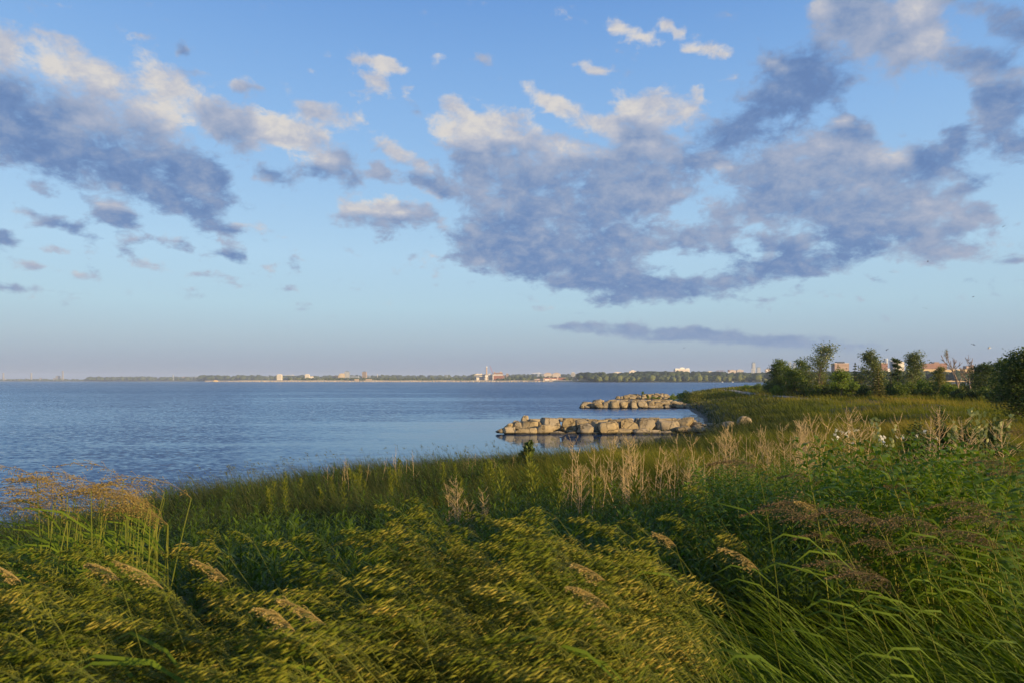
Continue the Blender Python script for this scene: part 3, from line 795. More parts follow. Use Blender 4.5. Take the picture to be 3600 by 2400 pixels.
def brick_works():
    Y = 2860
    e = building('brick_works', 'long low red brick works behind the end of the spit', Y, [(1911, 1994, 1326), (1930, 1934, 1323.5, 1326.2, 'tan'), (1962, 1965, 1324.5, 1326.2, 'tan'), (1945, 1948, 1325, 1326.2, 'tan')], 'brick')
    ox = e.location.x
    for (a, b, t, bt, mt) in ((1915.5, 1932, 1330.5, 1337, 'tan'), (1939, 1956, 1330.5, 1337, 'tan')):
        mb = MB(); mb.box((a - CX) / F * Y - ox, (b - CX) / F * Y - ox, -.5, .2, CAM_H - (bt - HY) / F * Y, CAM_H - (t - HY) / F * Y); mb.build('loading_bay', BM['cream'], e)
    for a in (1911.2, 1935.3, 1959.3, 1987):
        mb = MB(); mb.box((a - CX) / F * Y - ox, (a + 1.3 - CX) / F * Y - ox, -.7, .2, -1, CAM_H - (1326.4 - HY) / F * Y); mb.build('pilaster', BM['white'], e)
brick_works()
building('marina_hall', 'low white roofed hall left of the red brick works', 2870, [(1879, 1910, 1332), (1879, 1910.5, 1331, 1333, 'white'), (1889, 1899, 1329, 1331.2, 'brick')], 'brown', 1, 'dark', 8)
building('corner_house', 'small yellow and red house at the left end of the park woods', 2720, [(2013, 2029, 1324), (2023, 2026, 1323, 1336, 'brick'), (2029, 2033, 1328, 1337, 'white')], 'yellow', 3, 'brick', 3, cat='house')
building('radio_mast', 'thin pale mast above the left part of the park woods', 3800, [(2121, 2122, 1305)], 'white', cat='mast')
building('apartment_block', 'low bluish row right of the thin mast', 4300, [(2126, 2148, 1312), (2131, 2137, 1310.5)], 'blue', 3)
building('apartment_block', 'cream block over the left part of the park woods', 3500, [(2159, 2184, 1307), (2166, 2176, 1305.5)], 'cream', 5, 'pale', 7)
building('apartment_block', 'cream block with a lower left wing over the park woods', 3500, [(2213, 2236, 1302), (2219, 2230, 1299.5), (2203, 2213, 1307)], 'cream', 7, 'pale', 6)
def lattice(px0, px1, top, base, Y, label):
    z = lambda p: CAM_H - (p - HY) / F * Y
    e = empty('power_gantry', ((px0 + px1) / 2 / F * Y - CX / F * Y, Y, 0), 0, label, 'gantry')
    w = (px1 - px0) / 2 / F * Y
    mb = MB()
    for k in range(5):
        x = -w + 2 * w * k / 4; mb.box(x - .5, x + .5, -.5, .5, 0, z(top))
    mb.build('post', BM['rust'], e)
    mb = MB()
    for t in (top + .6, (top * 2 + base) / 3, (top + base * 2) / 3):
        mb.box(-w, w, -.45, .45, z(t) - .45, z(t) + .45)
    mb.build('cross_beam', BM['rust'], e)
lattice(2520, 2546, 1300, 1309, 3000, 'dark steel power line gantry right of the brown and cream block')
lattice(2353, 2372, 1304, 1311, 3000, 'dark steel power line gantry touching the big white apartment block')
building('apartment_block', 'big white stepped apartment block above the park woods', 3000, [(2374, 2425, 1296), (2391, 2407, 1291), (2374, 2385, 1293.5), (2413, 2424, 1293), (2395, 2402, 1290), (2386, 2390, 1294)], 'white', 8, 'tan', 9)
building('apartment_block', 'brown block with a cream stepped top above the park woods', 3000, [(2477, 2511, 1309), (2486, 2504, 1304, 1309.5, 'cream'), (2490, 2500, 1303, 1305, 'cream')], 'brown', 3, 'pale', 6)
def water_tower():
    Y = 3000; z = lambda p: CAM_H - (p - HY) / F * Y
    e = empty('water_tower', ((2561.5 - CX) / F * Y, Y, 0), 0, 'squat dark red water tower with a white foot', 'water tower')
    mb = MB(); mb.lathe([(3.2, -1), (3.2, z(1305))], 12); mb.build('shaft', BM['white'], e)
    mb = MB(); mb.lathe([(3.4, z(1305) + .02), (4.4, z(1303.5)), (4.4, z(1300.5)), (2.5, z(1299))], 12); mb.build('tank', BM['rust'], e)
water_tower()
building('apartment_block', 'pale brown slab right of the water tower', 3400, [(2566, 2588, 1300), (2570, 2580, 1298.7)], 'tan', 5, 'pale', 7)
building('apartment_block', 'pale slab with dark bays left of the tall glass tower', 3400, [(2591, 2614, 1299), (2596, 2606, 1297.5)], 'pale', 5, 'brown', 6)
building('glass_tower', 'tallest blue grey tower with a white podium above the park', 3600, [(2645, 2656, 1275), (2646.5, 2655, 1272), (2643, 2649, 1294, 1340, 'white'), (2650, 2656.5, 1294, 1340, 'white')], 'glass', 20, 'pale', 4, cat='tower')
building('glass_tower', 'shorter blue grey tower with a pale foot, right of the tallest', 3600, [(2662, 2674, 1291), (2664, 2672, 1289), (2664, 2675, 1304, 1340, 'white')], 'glass', 12, 'pale', 4, cat='tower')
building('apartment_block', 'pinkish pale block right of the two glass towers', 3500, [(2692, 2711, 1297), (2698, 2705, 1294.5)], 'tan', 6, 'white', 6)
building('apartment_block', 'narrow pale block at the left edge of the near trees', 3500, [(2722, 2732, 1297)], 'pale', 6, 'grey', 3)
building('glass_tower', 'left one of three pale blue towers peeping over the near trees', 3900, [(2771, 2782, 1273), (2773, 2780, 1270.5)], 'blue', 16, 'glass', 4, cat='tower')
building('glass_tower', 'middle one of three pale blue towers peeping over the near trees', 3900, [(2789, 2800, 1277), (2791, 2799, 1275)], 'blue', 16, 'glass', 4, cat='tower')
building('glass_tower', 'right one of three pale blue towers peeping over the near trees', 3900, [(2814, 2825, 1275), (2816, 2823, 1273.5)], 'blue', 16, 'glass', 4, cat='tower')
building('apartment_block', 'brick apartment block with white balcony bands and dark penthouse', 1500, [(2934, 2985, 1276), (2944, 2970, 1270.3, 1275.6, 'dark'), (2934, 2985.3, 1275, 1276, 'white')], 'brown', 9, 'tan', 5)
building('apartment_block', 'plain red brick slab just left of the twisted towers', 1500, [(3098, 3121, 1276), (3098, 3110, 1273, 1276.3, 'white')], 'brick', 9, 'brown', 3)
def twisted(px0, px1, top, Y, label, turn):
    z1 = CAM_H - (top - HY) / F * Y; r = (px1 - px0) / 2 / F * Y
    e = empty('twisted_tower', ((px0 + px1) / 2 / F * Y - CX / F * Y, Y, 0), 0, label, 'tower')
    for part, a0, mat, sc in (('facade', 0, 'glass', 1.0), ('balcony_rim', 0, 'white', 1.03)):
        mb = MB(); L = 46
        rings = []
        for k in range(L + 1):
            t = k / L; a = turn * t * R(200); pinch = 0.80 + 0.22 * (2 * t - 1) ** 2
            ring = [(math.cos(q) * r * 1.05 * pinch, math.sin(q) * r * .72 * pinch) for q in [2 * math.pi * i / 20 for i in range(20)]]
            ring = [(x * math.cos(a) - y * math.sin(a), x * math.sin(a) + y * math.cos(a), z1 * t) for x, y in ring]
            if part == 'facade': rings.append(ring)
            elif k % 2 == 0 and k:
                mb.ring_tube([[(x * sc, y * sc, zz - 1.1) for x, y, zz in ring], [(x * sc, y * sc, zz) for x, y, zz in ring]])
        if part == 'facade': mb.ring_tube(rings)
        mb.build(part, BM[mat], e, part == 'facade')
twisted(3108, 3121.5, 1260, 3600, 'taller twisted oval tower right of the red brick slab', 1)
twisted(3125, 3138, 1265, 3600, 'shorter twisted oval tower, the right one of the twisted pair', -1)
building('apartment_block', 'low pale block at the foot of the twisted towers', 2600, [(3119, 3130, 1294), (3129, 3140, 1291, 1340, 'brick')], 'white')
building('apartment_tower', 'dark and white tower half hidden behind a near tree', 1700, [(3139, 3150, 1269), (3150, 3180, 1271, 1340, 'cream'), (3152, 3170, 1267, 1272, 'cream')], 'grey', 9, 'dark', 3)
building('apartment_block', 'wide dark brick apartment slab with lighter end bays', 1500, [(3243, 3330, 1276.5), (3285, 3303, 1271.6, 1277, 'brown'), (3308, 3326, 1275.5, 1340, 'brick'), (3256, 3261, 1283, 1340, 'tan'), (3266, 3271, 1277, 1340, 'brick')], 'brown', 8, 'brick', 12)
building('school_hall', 'long low yellow hall in front of the dark brick slab', 1440, [(3247, 3290, 1296), (3290, 3345, 1297.5, 1340, 'yellow'), (3345, 3425, 1296.5, 1340, 'yellow')], 'yellow')
building('apartment_block', 'brown block behind the bare tree', 1600, [(3397, 3412, 1285), (3418, 3424, 1281.5)], 'brown', 4, 'tan', 4)

# sailing boats in the marina behind the spit
hull_me = MB(); hull_me.ring_tube([[(-5, 0, .4), (-5, -1.0, 1.2), (-5, 0, 1.4), (-5, 1.0, 1.2)], [(-1, 0, -.2), (-1, -1.5, 1.2), (-1, 0, 1.35), (-1, 1.5, 1.2)], [(3, 0, 0), (3, -1.0, 1.3), (3, 0, 1.45), (3, 1.0, 1.3)], [(5.5, 0, 1.2), (5.5, -.05, 1.5), (5.5, 0, 1.6), (5.5, .05, 1.5)]])
hull_me = hull_me.mesh('hull'); hull_me.materials.append(BM['white'])
mast_me = MB(); mast_me.tube([(.5, 0, 1), (.5, 0, 15)], [.16, .10], 5); mast_me.tube([(.5, 0, 2.8), (-4, 0, 2.7)], .12, 5); mast_me = mast_me.mesh('mast'); mast_me.materials.append(BM['white'])
for k, px in enumerate((1024, 1030, 1037, 1043, 1049, 1056, 1104, 1110, 1115, 1121, 1128, 1135, 1143)):
    Y = 3390 + random.uniform(0, 30)
    e = empty('sailing_boat', ((px - CX) / F * Y, Y, 6.6), random.uniform(-.5, .5), 'small white bare masted sailing boat in the far marina, %s from the left' % ORD[k], 'sailing boat', 'boats laid up in the far marina')
    link_mesh('hull', hull_me, None, e).scale = (1.3,) * 3; link_mesh('mast', mast_me, None, e)
# two motor boats off the park
for k, (px, py) in enumerate(((2576, 1340), (2540, 1338.5))):
    Y = 2190
    e = empty('motor_boat', ((px - CX) / F * Y, Y, 0), 0.2, ('white motor boat at the park waterline, the bigger one' if k == 0 else 'smaller pale motor boat left of the bigger one at the park shore'), 'motor boat', 'motor boats off the park')
    link_mesh('hull', hull_me, None, e).scale = (.6, .7, .8)
    mb = MB(); mb.box(-1.2, .8, -.6, .6, 1.0, 2.1); mb.build('cabin', BM['white'], e)
# ---------------------------------------------------------------- breakwaters of quarried limestone
def rock_material():
    m = bpy.data.materials.new('limestone'); m.use_nodes = True
    N = NT(m.node_tree)
    T = N.node('ShaderNodeTexCoord').outputs['Object']
    P = N.node('ShaderNodeNewGeometry').outputs['Position']
    rnd = N.node('ShaderNodeObjectInfo').outputs['Random']
    v = N.vmath('ADD', T, N.comb(N.math('MULTIPLY', rnd, 50.0), rnd, 0.0))
    n1 = N.noise(v, 0.9, 6, 0.62, 0.3); n2 = N.noise(v, 6.5, 7, 0.7)
    # lichen and weather stains in streaks, and cracks
    st = N.noise(N.vmath('MULTIPLY', v, (1.6, 1.6, 0.5)), 1.7, 5, 0.65)
    vor = N.node('ShaderNodeTexVoronoi', feature='DISTANCE_TO_EDGE'); vor.inputs['Scale'].default_value = 0.85
    N.l.new(N.vmath('ADD', v, N.vmath('SCALE', N.comb(n1, n2, n1), scale=0.9)), vor.inputs['Vector'])
    crack = N.smooth(vor.outputs[0], 0.0, 0.035)
    col = N.ramp(n1, [(0.25, (0.155, 0.118, 0.062)), (0.5, (0.285, 0.222, 0.120)), (0.75, (0.400, 0.320, 0.190))])
    col = N.mix(N.math('MULTIPLY', N.smooth(st, 0.5, 0.75), 0.5), col, (0.15, 0.125, 0.095, 1))
    col = N.mix(0.5, col, N.ramp(n2, [(0.3, (0.55, 0.55, 0.55)), (0.7, (1.25, 1.22, 1.18))]), blend='MULTIPLY')
    col = N.mix(N.lin(rnd, 0, 1, 0.0, 0.35), col, (0.30, 0.275, 0.235, 1))
    col = N.mix(crack, N.mix(0.65, col, (0.05, 0.04, 0.03, 1)), col)
    # wet dark band and algae at the waterline
    z = N.sep(P)[2]
    wet = N.smooth(N.math('MULTIPLY_ADD', N.math('SUBTRACT', n1, 0.5), 0.18, z), 0.08, 0.24)
    col = N.mix(wet, (0.030, 0.026, 0.016, 1), col)
    b = N.node('ShaderNodeBsdfPrincipled'); N.put(b.inputs['Base Color'], col)
    N.put(b.inputs['Roughness'], N.lin(wet, 0, 1, 0.45, 0.92)); b.inputs['Specular IOR Level'].default_value = 0.3
    bm = N.node('ShaderNodeBump'); bm.inputs['Distance'].default_value = 0.10; bm.inputs['Strength'].default_value = 0.9
    N.l.new(N.math('MULTIPLY', N.math('MULTIPLY_ADD', n2, 0.6, n1), crack), bm.inputs['Height']); N.l.new(bm.outputs[0], b.inputs['Normal'])
    N.l.new(b.outputs[0], N.node('ShaderNodeOutputMaterial').inputs[0])
    return m
M_ROCK = rock_material()
IV4, IF4 = ico(4)
def rock_mesh(w, d, h, seed, boxy=0.34, sub=4, lean=0.0):
    """angular boulder: a boxy ball cut by a dozen random planes, then roughened"""
    r = np.random.default_rng(seed)
    iv, f = (IV4, IF4) if sub == 4 else (IV3, IF3)
    v = np.sign(iv) * np.abs(iv) ** boxy
    v /= np.abs(v).max()
    for _ in range(13):
        n = r.normal(size=3); n[2] *= 0.8; n /= np.linalg.norm(n)
        c = r.uniform(0.64, 0.97) * np.abs(v @ n).max() * 0.86
        over = np.maximum(v @ n - c, 0)
        v = v - over[:, None] * n[None, :] * 0.96
    tx, ty, tz = r.uniform(-.14, .14, 3)
    v = np.stack([v[:, 0] * (1 + tx * v[:, 2] - .05 * v[:, 2]), v[:, 1] * (1 + ty * v[:, 2] - .08 * v[:, 2]), v[:, 2] * (1 + tz * v[:, 0])], -1)
    v = v / np.abs(v).max(0)
    out = np.empty_like(v)
    for k, p in enumerate(v):
        q = Vector((p[0] * 1.3 + seed, p[1] * 1.3, p[2] * 1.3))
        a = mnoise.fractal(q, 0.9, 2.0, 4) * 0.07 + mnoise.fractal(q * 4.0, 1.0, 2.0, 3) * 0.028
        out[k] = p * (1 + a)
    out *= np.array([w / 2, d / 2, h / 2])
    if lean:
        out[:, 0] += out[:, 2] * lean
    return np_mesh('boulder', out, None, f, smooth=True)
BOULDER_COUNT = {}
def boulder(px, py, w, h, Y, label, group, seed, lean=0.0, depth=None, rot=None, name='boulder', boxy=0.34, sub=4, cat='boulder'):
    """boulder whose middle is seen at (px, py) and that is w by h photo pixels large"""
    k = Y / F
    W_, H_ = w * k, h * k
    p = W(px, py, Y)
    rr_ = random.Random(seed)
    d = depth or max(0.7, min(2.6, W_ * rr_.uniform(.7, 1.0), H_ * 1.7))
    me = rock_mesh(W_ * 1.26, d, H_ * 1.24, seed, boxy, sub, lean)
    o = link_mesh(name, me, M_ROCK)
    o.location = p - Vector((0, 0, (.5 if Y < 60 else .2) if 'field' in group else 0))
    o.rotation_euler = (rr_.uniform(-.06, .06), rr_.uniform(-.05, .05), rot if rot is not None else rr_.uniform(-.15, .15))
    return tag(o, label, cat, group)
# (x, y, width, height, row, lean) in the enlarged views they were measured from; rows: 0 waterline, 1 upper, 2 capping
NEAR = [(150, 425, 190, 90, 0, .8), (285, 345, 190, 130, 1, .6), (310, 430, 250, 150, 0, 0), (478, 345, 150, 230, 1, -.2), (430, 262, 120, 80, 2, 0), (715, 325, 350, 160, 1, 0), (665, 455, 420, 150, 0, .15), (612, 192, 145, 150, 2, .1), (735, 205, 60, 50, 2, 0),
        (655, 250, 140, 60, 2, 0), (870, 235, 270, 90, 2, 0), (925, 300, 80, 120, 1, 0), (1165, 305, 400, 240, 1, 0), (1000, 430, 340, 220, 0, 0), (1290, 490, 330, 100, 0, 0), (1228, 425, 90, 60, 1, 0), (1320, 432, 70, 50, 1, 0), (1410, 430, 70, 60, 1, 0), (1470, 375, 130, 100, 1, 0),
        (1500, 285, 270, 200, 1, 0), (1530, 430, 170, 120, 1, 0), (1570, 500, 230, 90, 0, 0), (1790, 270, 310, 150, 1, 0), (1860, 420, 300, 230, 0, 0), (2100, 360, 220, 210, 1, 0), (2160, 495, 250, 70, 0, 0), (1400, 200, 260, 70, 2, 0), (1640, 205, 380, 60, 2, 0), (1875, 200, 120, 50, 2, 0), (2030, 225, 280, 70, 2, 0), (1660, 400, 90, 150, 1, 0),
        (2225, 235, 280, 90, 2, 0), (2341, 370, 350, 240, 0, 0), (2540, 250, 340, 110, 2, 0), (2570, 340, 130, 150, 1, 0), (2775, 325, 330, 230, 1, 0), (2640, 455, 360, 130, 0, 0), (2930, 260, 120, 160, 1, 0), (3125, 320, 310, 260, 1, 0), (2995, 460, 280, 130, 0, 0), (3365, 245, 220, 120, 2, 0), (3285, 475, 300, 120, 0, 0), (3568, 340, 420, 250, 1, 0),
        (3330, 340, 110, 140, 1, 0), (3540, 485, 240, 110, 0, 0), (3930, 260, 280, 190, 1, .4), (3755, 215, 180, 80, 2, 0), (3885, 400, 300, 120, 0, .3), (4180, 320, 220, 120, 1, .3), (4190, 385, 210, 120, 0, .3), (3410, 530, 120, 50, 0, 0), (3680, 455, 90, 70, 0, 0), (3705, 500, 130, 70, 0, 0),
        (3105, 190, 140, 60, 2, 0), (3320, 180, 220, 60, 2, 0), (3560, 195, 300, 60, 2, 0), (2760, 200, 200, 60, 2, 0), (2640, 200, 160, 50, 2, 0), (2330, 200, 130, 50, 2, 0), (4060, 250, 200, 90, 2, .3), (4300, 400, 120, 90, 0, 0), (4330, 330, 120, 80, 1, 0), (4020, 470, 120, 60, 0, 0), (4400, 440, 110, 70, 0, 0), (4120, 450, 90, 60, 0, 0)]
MIDDLE = [(133, 235, 165, 110, 1, 0), (165, 280, 80, 40, 0, 0), (85, 280, 60, 40, 0, 0), (282, 240, 150, 150, 1, .25), (350, 258, 140, 110, 0, -.3), (400, 205, 80, 70, 1, 0), (474, 258, 112, 105, 0, 0), (500, 208, 90, 60, 1, 0), (592, 245, 160, 135, 0, 0), (535, 275, 40, 50, 0, 0), (662, 205, 100, 70, 1, 0), (772, 255, 130, 110, 0, 0), (745, 200, 120, 50, 1, 0), (832, 262, 50, 60, 0, 0),
          (862, 205, 100, 70, 1, 0), (920, 242, 125, 120, 0, 0), (880, 285, 50, 40, 0, 0), (1010, 200, 80, 60, 1, 0), (1060, 242, 150, 115, 0, 0), (1070, 178, 70, 40, 2, .5), (1140, 200, 90, 60, 1, 0), (1205, 220, 115, 110, 1, 0), (1200, 280, 140, 55, 0, 0), (1300, 195, 135, 60, 1, 0), (1345, 245, 125, 90, 1, 0), (1350, 285, 150, 45, 0, 0), (1440, 205, 125, 60, 1, 0), (1490, 232, 110, 80, 1, 0), (1475, 282, 130, 50, 0, 0),
          (1590, 205, 100, 45, 1, 0), (580, 175, 130, 35, 2, 0), (700, 178, 120, 35, 2, 0), (810, 172, 120, 35, 2, 0), (950, 172, 130, 35, 2, 0), (1180, 175, 110, 35, 2, 0), (1290, 172, 120, 35, 2, 0), (1400, 172, 120, 35, 2, 0), (1510, 180, 110, 35, 2, 0), (1600, 250, 100, 70, 1, 0), (1570, 312, 180, 32, 0, 0), (1665, 262, 120, 80, 1, 0), (1700, 222, 90, 60, 2, 0), (1760, 255, 90, 70, 1, 0), (1745, 330, 110, 40, 0, 0),
          (1830, 290, 120, 60, 1, .3), (1640, 380, 70, 25, 0, 0), (1720, 360, 90, 40, 0, 0), (1800, 340, 90, 40, 0, .3), (1870, 320, 110, 50, 1, .4), (1950, 340, 100, 60, 1, .4), (2040, 280, 150, 60, 1, .5), (1900, 370, 80, 40, 0, 0), (1770, 395, 80, 30, 0, 0), (1660, 215, 90, 45, 2, 0)]
FAR = [(670, 126, 62, 62, 0, 0), (725, 132, 52, 52, 0, 0), (775, 108, 52, 36, 1, 0), (815, 118, 92, 72, 0, 0), (782, 142, 62, 32, 0, 0), (912, 98, 112, 52, 1, 0), (915, 132, 112, 50, 0, 0), (1010, 92, 74, 46, 1, 0), (1012, 130, 74, 52, 0, 0), (1090, 98, 84, 44, 1, 0), (1105, 132, 102, 50, 0, 0), (1185, 95, 90, 44, 1, 0), (1275, 105, 122, 54, 1, 0), (1345, 78, 62, 32, 1, 0),
       (1390, 95, 72, 44, 1, 0), (1400, 68, 56, 28, 2, 0), (1445, 72, 62, 28, 2, 0), (1472, 90, 84, 50, 1, 0), (1442, 142, 84, 40, 0, 0), (1245, 142, 90, 36, 0, 0), (1340, 142, 90, 40, 0, 0), (960, 75, 80, 26, 2, 0), (1130, 75, 90, 26, 2, 0), (1230, 74, 80, 26, 2, 0), (1310, 66, 70, 24, 2, 0), (1190, 138, 70, 40, 0, 0)]
ROWS = ['waterline', 'upper', 'capping']
def breakwater(data, sc, ox, oy, Ys, which, seed0):
    order = {0: [], 1: [], 2: []}
    for d in data: order[d[4]].append(d[0])
    for v in order.values(): v.sort()
    for n, (x, y, w, h, row, lean) in enumerate(data):
        size = 'big' if w * h > 42000 / (5.88 / sc) ** 2 * .9 else ('small' if w * h < 12000 / (5.88 / sc) ** 2 else 'middling')
        shape = 'leaning' if abs(lean) > .2 else ('flat' if w > 2.4 * h else ('upright' if h > w else 'blocky'))
        k = order[row].index(x)
        frac = x / max(d[0] for d in data)
        Yr = Ys[row] - (y - 300) * 0.0 + (0.6 if w * h < 9000 else 0)
        boulder(ox + x / sc, oy + y / sc, w / sc, h / sc, Yr, '%s %s boulder, %s from the lake end in the %s row of the %s breakwater' % (size, shape, ORD[k], ROWS[row], which),
                'boulders of the %s breakwater' % which, seed0 + n * 3, lean, sub=4 if which == 'nearest' else 3)
breakwater(NEAR, 5.88, 1740, 1440, (64.3, 65.3, 67.0), 'nearest', 100)
breakwater(MIDDLE, 4.704, 2030, 1370, (123.3, 124.4, 126.0), 'middle', 700)
breakwater(FAR, 4.704, 2030, 1370, (184.5, 186.0, 188.0), 'farthest', 1300)
# stone fill between and behind the big blocks
def core(p0, p1, halfw, top, name, label, seed):
    r = random.Random(seed)
    V, T = [], []
    a, b = Vector(p0), Vector(p1)
    n = int((b - a).length * halfw * 5)
    off = 0
    side = Vector((-(b - a).y, (b - a).x)).normalized()
    for _ in range(n):
        t = r.random(); s = r.uniform(-1, 1)
        c = a.lerp(b, t) + side * (s * halfw)
        z = r.uniform(-.5, top) * (1 - .35 * abs(s)) * min(1, t * 8 + .25)
        R_ = r.uniform(.25, .7)
        v = lumpy(IV2, r.uniform(0, 99), .35, 1.4) if _ < 40 else V[r.randrange(40)] - off0[r.randrange(1)] if False else lumpy(IV2, r.uniform(0, 99), .3, 1.2)
        v = v * [R_ * 1.2, R_, R_ * .7] + [c.x, c.y, z - .2]
        V.append(v); T.append(IF2 + off); off += len(v)
    return tag(link_mesh(name, np_mesh(name, np.concatenate(V), None, np.concatenate(T)), M_ROCK), label, 'stone fill', kind='stuff')
core((1.0, 67.5), (21, 68.5), 2.0, .75, 'stone_fill', 'small stones filling the gaps of the nearest breakwater', 1)
core((15.0, 128), (41, 129), 2.5, .85, 'stone_fill', 'small stones filling the gaps of the middle breakwater', 2)
core((29.5, 190), (56, 191), 2.5, 1.0, 'stone_fill', 'small stones filling the gaps of the farthest breakwater', 3)
# loose rubble on the bank at the roots of the breakwaters
def rubble(cx, cy, n, rad, name, label, seed):
    r = random.Random(seed); V, T = [], []; off = 0
    for _ in range(n):
        x = cx + r.gauss(0, rad); y = cy + r.gauss(0, rad * .7); R_ = r.uniform(.08, .27)
        z = max(ground_z(x, y), -.1)
        v = lumpy(IV2, r.uniform(0, 99), .4, 1.3) * [R_ * 1.3, R_, R_ * .6] + [x, y, z + .05]
        V.append(v); T.append(IF2 + off); off += len(v)
    return tag(link_mesh(name, np_mesh(name, np.concatenate(V), None, np.concatenate(T)), M_ROCK), label, 'rubble', kind='stuff')
rubble(18.6, 63.5, 110, 1.3, 'rubble', 'loose grey rubble where the nearest breakwater meets the bank', 5)
rubble(36.5, 120, 150, 2.6, 'rubble', 'loose pale rubble where the middle breakwater meets the bank', 6)
# boulders lying in the field
def field_boulder(px, py, w, h, Y, label, seed, **kw):
    boulder(px, py, w, h, Y, label, 'boulders lying in the field', seed, **kw)
field_boulder(2612, 1458, 44, 30, 56, 'grey shaded boulder in the grass right of the nearest breakwater, the larger of two', 31)
field_boulder(2564, 1468, 34, 18, 55, 'low grey shaded boulder in the grass, left of a larger one', 32)
field_boulder(2497, 1432, 34, 13, 103, 'flat sunlit slab in the grass right of the small bank tree', 33)
field_boulder(3125, 1386, 46, 20, 118, 'rounded pale boulder in the field grass before the spruce', 34, boxy=.8)
field_boulder(2899, 1367, 22, 8, 150, 'small flat pale boulder before the tall poplar, the upper of two', 35)
field_boulder(2915, 1372, 22, 8, 145, 'small flat pale boulder before the tall poplar, the lower of two', 36)
# ---------------------------------------------------------------- trees and shrubs of the point
def leaf_mat(name, dark, light, trans=0.35, spec=0.25, rough=0.55, mid=None):
    m = bpy.data.materials.new(name); m.use_nodes = True
    N = NT(m.node_tree)
    f = N.node('ShaderNodeAttribute', attribute_name='tone').outputs['Fac']
    stops = [(0.0, dark), (1.0, light)] if mid is None else [(0.0, dark), (0.5, mid), (1.0, light)]
    col = N.ramp(f, stops)
    d = N.node('ShaderNodeBsdfPrincipled'); N.put(d.inputs['Base Color'], col); d.inputs['Roughness'].default_value = rough; d.inputs['Specular IOR Level'].default_value = spec
    t = N.node('ShaderNodeBsdfTranslucent'); N.put(t.inputs['Color'], N.mix(1.0, col, (1.15, 1.1, 0.5, 1), blend='MULTIPLY'))
    mx = N.node('ShaderNodeMixShader'); mx.inputs[0].default_value = trans
    N.l.new(d.outputs[0], mx.inputs[1]); N.l.new(t.outputs[0], mx.inputs[2])
    N.l.new(mx.outputs[0], N.node('ShaderNodeOutputMaterial').inputs[0])
    return m
LM = {'poplar': leaf_mat('poplar_leaves', (0.055, 0.091, 0.022), (0.207, 0.240, 0.072), .35, .5, .4), 'green': leaf_mat('green_leaves', (0.039, 0.075, 0.011), (0.165, 0.215, 0.029)), 'bright': leaf_mat('maple_leaves', (0.059, 0.111, 0.011), (0.207, 0.280, 0.029)),
      'dark': leaf_mat('dark_leaves', (0.022, 0.047, 0.012), (0.098, 0.137, 0.029)), 'spruce': leaf_mat('spruce_needles', (0.055, 0.065, 0.009), (0.201, 0.182, 0.026), .15), 'pine': leaf_mat('pine_needles', (0.029, 0.052, 0.018), (0.110, 0.130, 0.040), .15),
      'olive': leaf_mat('olive_leaves', (0.073, 0.094, 0.015), (0.232, 0.227, 0.046)), 'willow': leaf_mat('willow_leaves', (0.037, 0.068, 0.022), (0.122, 0.169, 0.050))}
M_BARK = simple_mat('bark', [(0.09, 0.07, 0.05), (0.19, 0.15, 0.11)], 3.0, 0.9, bump=.02)
M_BARE = simple_mat('bare_bark', [(0.16, 0.12, 0.09), (0.30, 0.23, 0.17)], 3.0, 0.9)

def limbs(r, h, spread, n, z0, up, wind, sub=3, curve=.15):
    """trunk and limbs as polylines with radii; returns (mesh builder, list of twig points)"""
    mb = MB(); tips = []
    r0 = 0.012 * h + 0.015
    tr = [(0, 0, -.25)]
    bx = by = 0
    steps = 7
    for k in range(1, steps + 1):
        t = k / steps
        bx += r.gauss(0, .02 * h) + wind * h * .02 * t; by += r.gauss(0, .015 * h)
        tr.append((bx, by, h * .93 * t))
    mb.tube(tr, [r0 * (1 - .9 * k / steps) for k in range(steps + 1)], 7)
    def on_trunk(t):
        x = t * steps; i = min(int(x), steps - 1); return Vector(tr[i]).lerp(Vector(tr[i + 1]), x - i)
    for k in range(n):
        t = z0 + (1 - z0) * ((k + r.random()) / n) ** 0.9 * .97
        p = on_trunk(t); a = k * 2.4 + r.uniform(-.5, .5)
        L = spread * (1 - .62 * ((t - z0) / (1 - z0)) ** 1.3) * r.uniform(.7, 1.1)
        d = Vector((math.cos(a), math.sin(a), up * r.uniform(.6, 1.3))).normalized()
        pts = [p]; q = p.copy(); dd = d.copy()
        for s in range(4):
            dd = (dd + Vector((r.gauss(0, curve) + wind * .10, r.gauss(0, curve), r.gauss(.06, curve)))).normalized()
            q = q + dd * (L / 4); pts.append(q.copy())
        rb = r0 * (1 - .85 * t) * .5 + .006
        mb.tube(pts, [rb, rb * .75, rb * .5, rb * .35, rb * .15], 5)
        tips += [(pts[2], dd, L), (pts[3], dd, L), (pts[4], dd, L)]
        for s in range(sub):
            i = r.choice([1, 2, 3]); p2 = pts[i]
            d2 = (dd + Vector((r.gauss(0, .7), r.gauss(0, .7), r.gauss(.1, .5)))).normalized()
            e2 = p2 + d2 * L * r.uniform(.25, .45)
            mid = p2.lerp(e2, .5) + Vector((0, 0, L * .02))
            mb.tube([p2, mid, e2], [rb * .4, rb * .25, rb * .1], 4)
            tips += [(mid, d2, L), (e2, d2, L)]
    tips.append((Vector(tr[-1]), Vector((0, 0, 1)), spread * .5)); tips.append((Vector(tr[-2]), Vector((0, 0, 1)), spread * .5))
    return mb, tips

